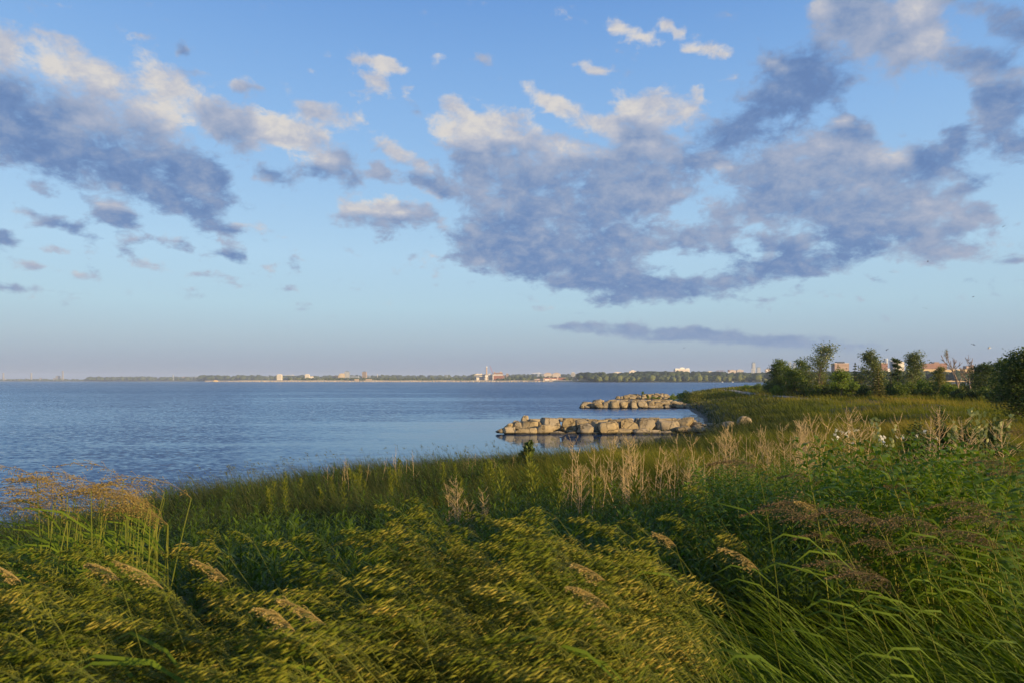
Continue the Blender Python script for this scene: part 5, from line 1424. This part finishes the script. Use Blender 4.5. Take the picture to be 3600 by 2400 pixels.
x, y = in_view(1.2, 5.2, n, .92, .5)
cl = fnoise(x, y, .42, 51) + .5 * fnoise(x, y, 1.1, 52)
k = (x < .30 * y + .15 + .25 * cl) & (cl + 1.0 * ((x > -.32 * y) & (x < -.12 * y)) * -.9 > -.25) & (y < 3.9 + .9 * cl - 1.3 * (np.abs(x + .22 * y) < .14 * y) - .5 * (x > .05 * y))
brome_patch('brome_grass', x[k], y[k], 'golden nodding brome grass heads in the near foreground')
xb = rng.uniform(-2.2, 3.0, 330); yb = rng.uniform(-3.5, .4, 330)
kb = np.hypot(xb, yb) > 1.3
brome_patch('brome_grass', xb[kb], yb[kb], 'brome grass behind the viewpoint')

# broad reed-grass blades bent over to the left at lower right
n = 12000
x, y = in_view(1.2, 6.3, n, .1, 1.35)
cl = fnoise(x, y, .6, 61)
k = (x > .22 * y + .10 * cl) & (np.hypot(x, y) > 1.0); x, y = x[k], y[k]
xe = rng.uniform(.8, 6.5, 1300); ye = rng.uniform(-2.0, 1.3, 1300); k = np.hypot(xe, ye) > 1.3
x = np.concatenate([x, xe[k]]); y = np.concatenate([y, ye[k]]); n = len(x)
# and tufts among the brome
xt, yt = in_view(1.3, 5.5, 3600, .88, .25); ct = fnoise(xt, yt, .55, 62); k = (ct > .05) & (np.hypot(xt, yt) > 1.1)
x = np.concatenate([x, xt[k]]); y = np.concatenate([y, yt[k]]); n = len(x)
a = math.pi + rng.normal(0, .45, n)
V, Q, C = blades(stand(x, y), rng.uniform(.40, .76, n) * (1 + .14 * fnoise(x, y, .5, 63)), rng.uniform(.008, .021, n), np.cos(a), np.sin(a), rng.uniform(.40, 1.05, n), rng.uniform(.05, .45, n), rng.uniform(.3, .95, n), 5)
patch('reed_grass', V, Q, C, GM['reed'], 'long broad green blades of reed grass bent over to the left', 'grass')

# low leafy herbs of the middle slope
def herb_proto(seed):
    r = random.Random(seed); b = PB()
    h = r.uniform(.34, .6)
    top = np.array([-.08 * h, 0, h])
    b.rod((0, 0, -.03), top, .003, .002, .5)
    nl = r.randint(20, 28)
    for k in range(nl):
        t = .2 + .8 * (k / nl); p = top * t; a = k * 2.4 + r.uniform(-.4, .4); L = r.uniform(.075, .125) * (1.15 - .35 * t); up = .25 + .8 * t ** 2
        d = np.array([math.cos(a), math.sin(a), up]); d /= np.linalg.norm(d); sd = np.array([-math.sin(a), math.cos(a), 0])
        b.strip([p, p + d * L * .5 + [-.008, 0, 0], p + d * L + [-.02, 0, -.03 * (1.2 - t)]], [.002, .0085, .0008], sd, r.uniform(.2, .8))
    return b.get()
HP = [herb_proto(k) for k in range(7)]
n = 11500
x, y = in_view(3.2, 24, n, .98, .60)
cl = fnoise(x, y, .25, 71)
k = (shore_d(x, y) > 2.5) & (cl > -.75) & (y > 3.6 + .6 * cl) & (x < .40 * y + .6 * cl)
x, y = x[k], y[k]; n = len(x)
v, f, c = scatter(HP, stand(x, y), rng.uniform(0, 6.28, n), rng.uniform(.75, 1.3, n) * (1 + .15 * fnoise(x, y, .3, 72)), rng.normal(0, .1, n))
patch('leafy_herbs', v, None, c, GM['herb'], 'low dark green leafy herbs covering the middle of the slope', 'herbs', T=f)

# ---- leafy stalks: tall stems with drooping lance shaped leaves
def mesh_of(name, b, mat):
    v, f, c = b.get()
    me = np_mesh(name, v, None, f, vcol=c); me.materials.append(mat); return me
def stalk_proto(seed):
    r = random.Random(seed); b = PB(); s = PB()
    h = 1.25; lean = r.uniform(.10, .28)
    q = lambda t: np.array([-lean * h * t ** 1.8, r.uniform(-.004, .004), h * t])
    pts = [q(k / 7) for k in range(8)]
    for k in range(7): s.rod(pts[k] - ([0, 0, .04] if k == 0 else [0, 0, 0]), pts[k + 1], .0052 - .0005 * k, .0047 - .0005 * k, .75, 4)
    at = lambda t: pts[min(int(t * 7), 6)] + (pts[min(int(t * 7) + 1, 7)] - pts[min(int(t * 7), 6)]) * (t * 7 - min(int(t * 7), 6))
    nl = 46
    for k in range(nl):
        t = .22 + .78 * (k / nl) ** .9; p = at(min(t, .999)); a = k * 2.4 + r.uniform(-.35, .35)
        L = r.uniform(.13, .19) * (1.0 if t < .8 else 1.0 - 2.6 * (t - .8)); el = .25 + 1.1 * max(0, t - .6)
        dx, dy = math.cos(a) - .55, math.sin(a); nn = math.hypot(dx, dy); dx /= nn; dy /= nn; sd = np.array([-dy, dx, .25])
        b.strip([p, p + np.array([dx * .35, dy * .35, el * .35]) * L, p + np.array([dx * .72, dy * .72, el * .45]) * L, p + np.array([dx, dy, el * .35 - .22]) * L], [.003, .0135, .011, .0006], sd, r.uniform(.15, .9))
    return mesh_of('stalk_leaves', b, GM['stalkleaf']), mesh_of('stalk_stem', s, GM['stem']), b.get(), s.get()
SP = [stalk_proto(500 + k) for k in range(6)]
def copy_plant(name, parts, loc, rz, sc, label, cat, group):
    """a plant and its own copies of its parts; the mesh data are shared"""
    e = empty(name, loc, rz, label, cat, group); e.scale = sc if isinstance(sc, tuple) else (sc, sc, sc)
    for pn, me in parts:
        o = bpy.data.objects.new(pn, me); COL.objects.link(o); o.parent = e
    return e
r = random.Random(5)
for k in range(120):
    Yp = r.uniform(3.7, 6.6); px = r.uniform(2880, 3660)
    if px < 3000 and r.random() < .5: px += 400
    x_ = (px - CX) / F * Yp
    sp = SP[k % 6]
    copy_plant('leafy_stalk', [('leaves', sp[0]), ('stem', sp[1])], (x_, Yp, ground_z(x_, Yp)), r.gauss(0, .5), r.uniform(.80, 1.08), 'tall green leafy stalk with drooping narrow leaves in the stand at right', 'stalk', 'leafy stalks in the stand at right')
for k in range(64):
    Yp = r.uniform(5.2, 10); px = r.uniform(1900, 2900)
    x_ = (px - CX) / F * Yp; sp = SP[k % 6]
    copy_plant('leafy_stalk', [('leaves', sp[0]), ('stem', sp[1])], (x_, Yp, ground_z(x_, Yp)), r.gauss(0, .8), r.uniform(.42, .66), 'shorter green leafy stalk among the dry stalks right of the middle', 'stalk', 'shorter leafy stalks among the dry stalks')
n = 1500
x, y = in_view(5.5, 13, n, -.22, 1.4); k = (x > .26 * y); x, y = x[k], y[k]; n = len(x)
P = stand(x, y); rz = rng.normal(0, .8, n); sc = rng.uniform(.45, .85, n); tone = rng.normal(0, .1, n); st = rng.bit_generator.state
v, f, c = scatter([s[2] for s in SP], P, rz, sc, tone); rng.bit_generator.state = st
v2, f2, c2 = scatter([s[3] for s in SP], P, rz, sc, tone)
me = np_mesh('leafy_stand', np.concatenate([v, v2]), None, np.concatenate([f, f2 + len(v)]), vcol=np.concatenate([c, c2]), mats=np.concatenate([np.zeros(len(f), int), np.ones(len(f2), int)]))
tag(link_mesh('leafy_undergrowth', me, [GM['stalkleaf'], GM['stem']]), 'dense leafy growth behind the tall stalks at right', 'undergrowth', kind='stuff')

# ---- dry branching weed stalks of last year
def dry_proto(seed, nb):
    r = random.Random(seed); mb = MB()
    pts = [Vector((0, 0, -.05))]; d = Vector((r.gauss(0, .05), r.gauss(0, .05), 1))
    for k in range(7):
        d = (d + Vector((r.gauss(0, .05), r.gauss(0, .05), .05))).normalized(); pts.append(pts[-1] + d * .15)
    mb.tube(pts, [.0052, .0049, .0044, .0039, .0034, .0028, .002, .0012], 5)
    for k in range(nb):
        t = r.uniform(2.6, 6.9); i = int(t); p = pts[i].lerp(pts[i + 1], t - i); a = k * 2.4 + r.uniform(-.4, .4)
        L = r.uniform(.07, .27) * (1.25 - t / 9); dd = Vector((math.cos(a) * .9, math.sin(a) * .9, .8)).normalized()
        m = p + dd * L * .5 + Vector((0, 0, -.01)); e = p + dd * L + Vector((0, 0, .03))
        mb.tube([p, m, e], [.0023, .0016, .0008], 4)
        for q in range(r.choice([1, 2, 3])):
            s0 = p.lerp(e, r.uniform(.4, .9)); d3 = (dd + Vector((r.gauss(0, .5), r.gauss(0, .5), .3))).normalized()
            mb.tube([s0, s0 + d3 * L * r.uniform(.2, .4)], [.0014, .0007], 3)
    me = mb.mesh('dry_stalk', True); me.materials.append(M_DRY); return me, pts[-1].z
DP = [dry_proto(900 + k, 18 + k * 3) for k in range(7)] + [dry_proto(950 + k, 5) for k in range(3)]
def dry_stalk(px, top, Yp, label, group, thin=False, wide=1.0):
    x_ = (px - CX) / F * Yp; z = ground_z(x_, Yp)
    me, h0 = r.choice(DP[7:]) if thin else r.choice(DP[:7])
    hh = max(.5, CAM_H - (top - HY) / F * Yp - z)
    s = min(hh / h0, 1.9)
    o = bpy.data.objects.new('dry_weed_stalk', me); COL.objects.link(o)
    o.location = (x_, Yp, z); o.rotation_euler = (r.gauss(0, .05), r.gauss(-.03, .07), r.uniform(0, 6.28)); o.scale = (s * r.uniform(.8, 1.15) * wide, s * wide, s)
    tag(o, label, 'dry stalk', group)
LB = [('dry branching tan weed stalk in the dense row at right of the nearest breakwater', 'dry stalks in the dense row'), ('dry branching tan weed stalk below the nearest breakwater', 'dry stalks below the nearest breakwater'),
      ('dry forked tan weed stalk in the small cluster left of the green upright plants', 'dry stalks in the small cluster'), ('dry branching weed stalk behind the leafy stalks near the white flowers', 'dry stalks by the white flowers'),
      ('thin pinkish dry stalk standing against the water left of the willow shrub', 'thin dry stalks against the water')]
for k in range(24): dry_stalk(r.uniform(2510, 2990), r.uniform(1478, 1590), r.uniform(12.5, 16), *LB[0], thin=r.random() < .35)
for px, top in ((2372, 1535), (2435, 1530), (2533, 1507), (2576, 1520), (2630, 1495), (2696, 1512), (2748, 1500), (2790, 1505), (2833, 1488), (2890, 1462), (2905, 1470), (2850, 1502)): dry_stalk(px, top, r.uniform(13, 15), *LB[0], wide=1.1)
for k in range(26): dry_stalk(r.uniform(1990, 2480), r.uniform(1590, 1700), r.uniform(9.5, 12.5), *LB[1], thin=r.random() < .3)
for k in range(40): dry_stalk(r.uniform(1940, 2900), r.uniform(1560, 1690), r.uniform(9.5, 13), 'thin straight pale dry stem among the leafy growth right of the middle', 'thin straight dry stems', thin=True)
for px, top in ((2012, 1552), (2100, 1570), (2140, 1543), (2208, 1560), (2255, 1545), (2322, 1573), (2268, 1560)): dry_stalk(px, top, r.uniform(11, 13), *LB[1], wide=1.1)
for px, top in ((1580, 1705), (1598, 1695), (1622, 1692), (1650, 1715), (1712, 1728), (1702, 1740), (1668, 1760)): dry_stalk(px, top, 9 + r.uniform(-.4, .6), *LB[2], wide=1.2)
for px, top in ((2968, 1452), (2995, 1458), (3010, 1470), (3050, 1478), (3215, 1478), (3265, 1470), (3282, 1496), (3362, 1498), (3382, 1478), (3502, 1485), (3300, 1452), (3430, 1540)): dry_stalk(px, top, r.uniform(12, 14.5), *LB[3], wide=1.3)
for px, top in ((1152, 1640), (1160, 1637), (1215, 1600), (1222, 1610), (1197, 1630), (1282, 1625), (1340, 1605), (1396, 1575), (1393, 1590), (1412, 1638), (1425, 1610), (1458, 1586), (1258, 1628)): dry_stalk(px, top, r.uniform(17, 20), *LB[4], thin=True)
for k in range(26): dry_stalk(r.uniform(1540, 1830), r.uniform(1590, 1640), r.uniform(19, 23), *LB[4], thin=True)

# ---- reed stems with plumes
def plume_reed(name, px, py, Yp, mat, label, group, seed, lean, L=.24, dens=70, droop=.5, fat=.05, stout=.003, big=1.0, rise=.55):
    """stem that roots right of its plume and leans left; plume ends at (px, py)"""
    r_ = random.Random(seed); tip = W(px, py, Yp)
    x0 = tip.x + lean; y0 = Yp + r_.uniform(-.2, .2)
    base = Vector((x0, y0, ground_z(x0, y0)))
    e = empty(name, base, 0, label, 'reed', group)
    top = tip - base + Vector((L * .8, 0, -L * .25))
    st = PB(); N_ = 8
    c = lambda t: np.array([top.x * t ** 1.5, top.y * t, top.z * (t - .0) * (1.0 + .12 * (1 - t))])
    for k in range(N_): st.rod(c(k / N_) - ([0, 0, .04] if k == 0 else [0, 0, 0]), c((k + 1) / N_), stout - stout * .5 * k / N_, stout * .95 - stout * .5 * k / N_, r_.uniform(.1, .6), 4)
    o = link_mesh('stem', mesh_of('reed_stem', st, GM['stem']), None, e)
    for k in range(3):
        lf = PB(); t = r_.uniform(.3, .85); p = c(t); ll = r_.uniform(.22, .38); dy = r_.uniform(-.5, .5)
        lf.strip([p, p + np.array([-.35, dy * .3, .30]) * ll, p + np.array([-.75, dy * .7, .38]) * ll, p + np.array([-1.05, dy, .22]) * ll], [.003, .0065, .0055, .0005], (.1, .8, .5), r_.uniform(.4, .9))
        link_mesh('leaf', mesh_of('reed_leaf', lf, GM['reed']), None, e)
    pl = PB(); a0 = np.array(top)
    ax = lambda t: a0 + np.array([-L * (.75 * t + .25 * t * t), 0, L * (rise * t - droop * t * t)])
    for k in range(6): pl.rod(ax(k / 6), ax((k + 1) / 6), .0014, .0009, .3)
    for k in range(dens):
        t = r_.random() ** .85; p = ax(t); q = fat * math.sin(min(1, t * 1.1 + .18) * math.pi) ** .7 + .008
        p2 = p + np.array([-abs(r_.gauss(0, .6)) * q - .012, r_.gauss(0, .45) * q, r_.gauss(-.15, .5) * q])
        pl.strip([p, p2], [.0011, .0009], (0, 1, .2), .4)
        d_ = np.array([-.9 + r_.gauss(0, .2), r_.gauss(0, .35), -.25 + r_.gauss(0, .3)]); d_ /= np.linalg.norm(d_)
        v, f = spindle(p2, p2 + d_ * r_.uniform(.014, .026) * big, r_.uniform(.0022, .0040) * big); pl.add(v, f, r_.uniform(.1, .9))
    link_mesh('plume', mesh_of('reed_plume', pl, mat), None, e)
PURPLE = [(2530, 1600), (2670, 1625), (2640, 1700), (2770, 1650), (2660, 1765), (2725, 1740), (3020, 1610), (3075, 1560), (3090, 1640), (3105, 1690), (3270, 1560), (3330, 1610), (3420, 1600), (3430, 1560), (3440, 1690), (3545, 1495), (3575, 1560), (3555, 1720), (3510, 1640), (2990, 1800),
          (2900, 1770), (2780, 1800), (3310, 1740), (3370, 1790), (3470, 1780), (3030, 1880), (3180, 1900), (3040, 1940), (2830, 1860), (3590, 1640), (3290, 1840), (2470, 1600), (2960, 1990), (3060, 2040), (3350, 1660), (2860, 1950), (3120, 1800), (3240, 1690), (3490, 1900), (3400, 1880), (2575, 1640), (2610, 1585)]
PURPLE = [q for k, q in enumerate(PURPLE) if (q[1] > 1720 and k % 3) or k % 3 == 0]
for k, (px, py) in enumerate(PURPLE):
    plume_reed('plumed_reed', px, py, 2.7 + 1.9 * ((k * 37) % 10) / 10 if py > 1720 else 3.4 + 1.6 * ((k * 37) % 10) / 10, GM['plume'], 'green reed with a brownish purple plume blown to the left, in the right foreground', 'purple plumed reeds at right', 3000 + k, .35 + .4 * ((k * 13) % 7) / 7, L=.24 + .12 * ((k * 7) % 5) / 5, dens=150, fat=.055, stout=.0024, big=.64)
TAN = [(2050, 2015, 1.9), (2040, 2105, 1.8), (2565, 1970, 2.2), (2320, 1900, 2.6), (715, 2010, 2.1), (450, 2030, 1.8), (345, 2015, 1.9), (930, 2185, 1.7), (1025, 2160, 1.8), (0, 2020, 2.0), (2820, 1788, 2.8)]
TL = ['right of the middle, upper of two near each other', 'right of the middle, lower of two near each other', 'at the right of the brome, slanting', 'behind the brome right of the middle', 'beside the dark gap at left', 'at left, the nearer of a close pair', 'at left, the farther of a close pair', 'at the foot of the dark gap, left one of two', 'at the foot of the dark gap, right one of two', 'cut by the left edge', 'small and short, among purple reeds']
for k, (px, py, Yp) in enumerate(TAN):
    plume_reed('tan_seed_head', px, py, Yp, GM['tan'], 'pale tan grass plume %s' % TL[k], 'pale tan plumes', 4000 + k, .28, L=.075 + .02 * (k % 3), dens=90, droop=.15 + .12 * (k % 4), fat=.010, big=.50, stout=.0016, rise=.75 + .12 * (k % 4))
for k in range(64):
    px = r.uniform(-30, 440) if k > 6 else r.uniform(300, 470); py = r.uniform(1672, 1800) - (45 if k % 9 == 0 else 0)
    plume_reed('reddish_reed', px, py, r.uniform(3.4, 5.0), GM['red'], 'tall green reed with a reddish plume blown left, at the left edge by the water', 'reddish reeds at the left edge', 5000 + k, r.uniform(.12, .26), L=r.uniform(.24, .40), dens=62, droop=.55, fat=.038, stout=.005, big=.75, rise=.75)

# ---- green upright plants, pale leaved plants, white flowers
def upright(px, top, Yp, label, seed, w=.085):
    r_ = random.Random(seed); x_ = (px - CX) / F * Yp; z = ground_z(x_, Yp); h = CAM_H - (top - HY) / F * Yp - z
    e = empty('upright_plant', (x_, Yp, z), 0, label, 'plant', 'green upright plants of the slope')
    s = PB(); c = lambda t: np.array([.03 * math.sin(t * 3 + seed) - .05 * t * t, 0, h * t])
    for k in range(6): s.rod(c(k / 6) - ([0, 0, .04] if k == 0 else [0, 0, 0]), c((k + 1) / 6), .005 - .0005 * k, .0045 - .0005 * k, .6, 5)
    link_mesh('stem', mesh_of('upright_stem', s, GM['stem']), None, e)
    b = PB()
    for k in range(190):
        t = .12 + .88 * r_.random() ** .8; p = c(t); a = r_.uniform(0, 6.28); q = w * (1.0 - .75 * t ** 2.2) * r_.uniform(.2, 1.0)
        p2 = p + np.array([math.cos(a) * q, math.sin(a) * q, q * r_.uniform(.6, 1.5)]); L = r_.uniform(.045, .09)
        d_ = np.array([math.cos(a) * .6, math.sin(a) * .6, .8]); sd = np.array([-math.sin(a), math.cos(a), 0])
        b.strip([p2, p2 + d_ * L * .5, p2 + d_ * L], [.0015, .0095, .0008], sd, r_.uniform(.1, .95))
    link_mesh('leaves', mesh_of('upright_leaves', b, GM['upright']), None, e)
UP = [(1775, 1640, 8.5, 'tall and feathery, left one of a pair left of the middle'), (1885, 1603, 8.8, 'tallest and brightest, right one of the pair near the middle'), (1978, 1660, 8.8, 'slender, just right of the tallest one'), (2110, 1690, 8.2, 'darker, below the dry stalks at the middle'), (2240, 1690, 7.4, 'leafy, under the forked dry stalks'), (2440, 1780, 6.6, 'low, between purple plumes and brome'), (1395, 1660, 16, 'small, against the bank edge by thin dry stalks'), (1240, 1650, 17, 'small, left of the thin dry stalks at the bank edge'), (1180, 1710, 15, 'short, low on the bank left of the middle'), (1130, 1720, 14, 'shortest, low on the bank at left')]
for k, (px, top, Yp, lb) in enumerate(UP): upright(px, top, Yp, 'yellow green upright plant, ' + lb, 70 + k, .15 if Yp < 10 else .11)
for k in range(22):
    px = r.uniform(940, 1760); Yp = r.uniform(11, 17)
    upright(px, 1337 + (CAM_H - ground_z((px - CX) / F * Yp, Yp) - r.uniform(.75, 1.05)) * F / Yp, Yp, 'small yellow green upright plant near the crest of the bank left of the middle', 700 + k, .085)
def pale_plant(px, top, Yp, label, seed, n=26, w=.3):
    r_ = random.Random(seed); x_ = (px - CX) / F * Yp; z = ground_z(x_, Yp); h = CAM_H - (top - HY) / F * Yp - z
    e = empty('pale_leaved_plant', (x_, Yp, z), 0, label, 'plant', 'pale leaved plants at right')
    s = PB(); b = PB()
    for q in range(4):
        a = r_.uniform(0, 6.28); tip = np.array([math.cos(a) * w * r_.uniform(.3, .9), math.sin(a) * w * .6, h * r_.uniform(.8, 1)])
        s.rod((0, 0, -.05), tip * [.45, .45, .6], .008, .006, .7, 5); s.rod(tip * [.45, .45, .6], tip, .006, .003, .7, 5)
        for k in range(n // 4 + 2):
            t = .55 + .45 * r_.random(); p = tip * [t ** .8, t ** .8, t]; g_ = r_.uniform(0, 6.28); L = r_.uniform(.07, .125)
            d_ = np.array([math.cos(g_) * .6 - .25, math.sin(g_) * .6, .75]); d_ /= np.linalg.norm(d_); sd = np.cross(d_, [.2, .5, .3]); sd /= np.linalg.norm(sd)
            b.strip([p, p + d_ * L * .3, p + d_ * L * .65, p + d_ * L], [.004, .032, .030, .004], sd, r_.uniform(.2, 1))
    link_mesh('stem', mesh_of('pale_stem', s, GM['stem']), None, e); link_mesh('leaves', mesh_of('pale_leaves', b, GM['pale']), None, e)
pale_plant(3108, 1450, 17, 'pale broad leaved plant standing alone behind the white flowers', 81, 34, .50)
pale_plant(3430, 1424, 18, 'tallest pale broad leaved plant, right of the round dark bush', 82, 46, .5)
pale_plant(3470, 1440, 18.5, 'pale broad leaved plant just right of the tallest one', 83, 26, .3)
pale_plant(3530, 1452, 17.5, 'pale broad leaved plant nearest the large tree at the right edge', 84, 28, .35)
pale_plant(3345, 1482, 16.5, 'small pale broad leaved plant in front of the round dark bush', 85, 16, .25)
FLOWERS = [(2940, 1512), (2952, 1514), (2962, 1518), (2972, 1520), (2985, 1517), (2935, 1527), (2946, 1534), (2928, 1542), (3005, 1512), (3014, 1511), (3098, 1532), (3104, 1540), (3110, 1536), (3096, 1545), (3108, 1552), (3154, 1534), (3172, 1532), (3176, 1538), (3250, 1513), (3294, 1539), (3222, 1531), (3116, 1566), (2998, 1556), (2980, 1530)]
def flower_proto(seed):
    r_ = random.Random(seed); b = PB()
    for k in range(16):
        p = np.array([r_.gauss(0, .016), r_.gauss(0, .016), r_.gauss(0, .022)])
        for q in range(4):
            a = q * 1.57 + r_.uniform(-.2, .2); d_ = np.array([math.cos(a) * .012, -.004, math.sin(a) * .012]); sd = np.array([-math.sin(a), 0, math.cos(a)])
            b.strip([p, p + d_, p + d_ * 1.6], [.001, .006, .003], sd, r_.random())
    return mesh_of('flower_head', b, GM['petal'])
FP = [flower_proto(k) for k in range(4)]
for k, (px, py) in enumerate(FLOWERS):
    Yp = 11.5 + 1.2 * ((k * 7) % 5) / 5; p = W(px, py, Yp); z = ground_z(p.x, Yp); h = p.z - z
    e = empty('white_flower', (p.x, Yp, z), r.uniform(0, 6), 'white flower cluster on a green stem before the dark bushes at right', 'flower', 'white flowers before the dark bushes')
    s = PB(); s.rod((0, 0, -.04), (0, 0, h), .004, .002, .5, 4)
    for q in range(14):
        a = q * 2.4; t = .3 + .55 * q / 14; s.strip([(0, 0, h * t), (math.cos(a) * .06, math.sin(a) * .06, h * t + .04), (math.cos(a) * .11, math.sin(a) * .11, h * t + .03)], [.002, .011, .001], (-math.sin(a), math.cos(a), 0), .25)
    link_mesh('stem', mesh_of('flower_stem', s, GM['herb']), None, e)
    o = link_mesh('flower_head', FP[k % 4], None, e); o.location = (0, 0, h); o.scale = (.62,) * 3

# ---- birds
M_GULL = simple_mat('gull_feathers', [(0.55, 0.55, 0.55), (0.85, 0.85, 0.84)], 8, .7); M_DARKBIRD = simple_mat('dark_feathers', [(0.03, 0.03, 0.035), (0.06, 0.06, 0.07)], 8, .7)
def bird_mesh(flap, name):
    mb = MB()
    mb.ring_tube([[(x_, rr_ * math.cos(q) * 1.0, rr_ * math.sin(q)) for q in [k * math.pi / 4 for k in range(8)]] for x_, rr_ in ((-.24, .012), (-.15, .035), (-.02, .058), (.10, .05), (.17, .034), (.21, .036), (.25, .012), (.275, .004))])
    for s in (-1, 1):
        secs = [(.05 * s, .0, .11, -.06), (.25 * s, flap * .6, .10, -.05), (.48 * s, flap * .75, .03, -.08), (.68 * s, flap * .45, -.10, -.15)]
        top = [[(f_, y_, z_ + .012), (b_, y_, z_ + .004), (b_, y_, z_ - .002), (f_, y_, z_ - .008)] for (y_, z_, f_, b_) in secs]
        mb.ring_tube(top)
    mb.add([(-.22, -.02, .004), (-.22, .02, .004), (-.36, .06, 0), (-.36, -.06, 0), (-.22, -.02, -.004), (-.22, .02, -.004)], [(0, 1, 2, 3), (4, 3, 2, 5)])
    return mb.mesh(name, True)
B1, B2 = bird_mesh(.18, 'gull'), bird_mesh(-.1, 'bird')
g1 = link_mesh('gull', B1, M_GULL); g1.location = W(3477, 1224, 55); g1.rotation_euler = (.25, .25, 2.9); g1.scale = (.6,) * 3
tag(g1, 'white gull with spread wings, largest bird, over the trees at right', 'gull')
b2m = B2; b2m.materials.append(M_DARKBIRD)
for px, py, Yp, lb in ((3422, 1210, 120, 'left of the largest gull, higher up'), (3118, 1228, 130, 'above the twisted towers'), (3271, 1272, 120, 'low over the dark brick slab'), (3528, 796, 160, 'highest of all, near the right edge'), (3262, 919, 170, 'below the big cloud bank at right'), (3133, 957, 170, 'under the right part of the cloud bank'), (3422, 1043, 150, 'in clear sky right of the flat cloud'), (3253, 1084, 150, 'in clear sky above the flat cloud'), (2405, 1222, 220, 'against the flat cloud over the park')):
    o = link_mesh('bird', b2m); o.location = W(px, py, Yp); o.rotation_euler = (.3, 0, r.uniform(0, 6)); o.scale = (.85,) * 3
    tag(o, 'tiny dark flying bird ' + lb, 'bird', 'birds in the sky')
# ---------------------------------------------------------------- air that pales the far shore
hm = bpy.data.materials.new('air'); hm.use_nodes = True
N = NT(hm.node_tree)
pv = N.node('ShaderNodeVolumePrincipled')
pv.inputs['Color'].default_value = (0.62, 0.74, 0.96, 1)
pv.inputs['Density'].default_value = 8.0e-5
pv.inputs['Anisotropy'].default_value = 0.0
N.l.new(pv.outputs[0], N.node('ShaderNodeOutputMaterial').inputs['Volume'])
hz = MB(); hz.box(-12600, 12600, -12600, 12600, -8.0, 128.0)
tag(hz.build('haze', hm), 'thin bluish haze over the lake', 'haze', kind='stuff')
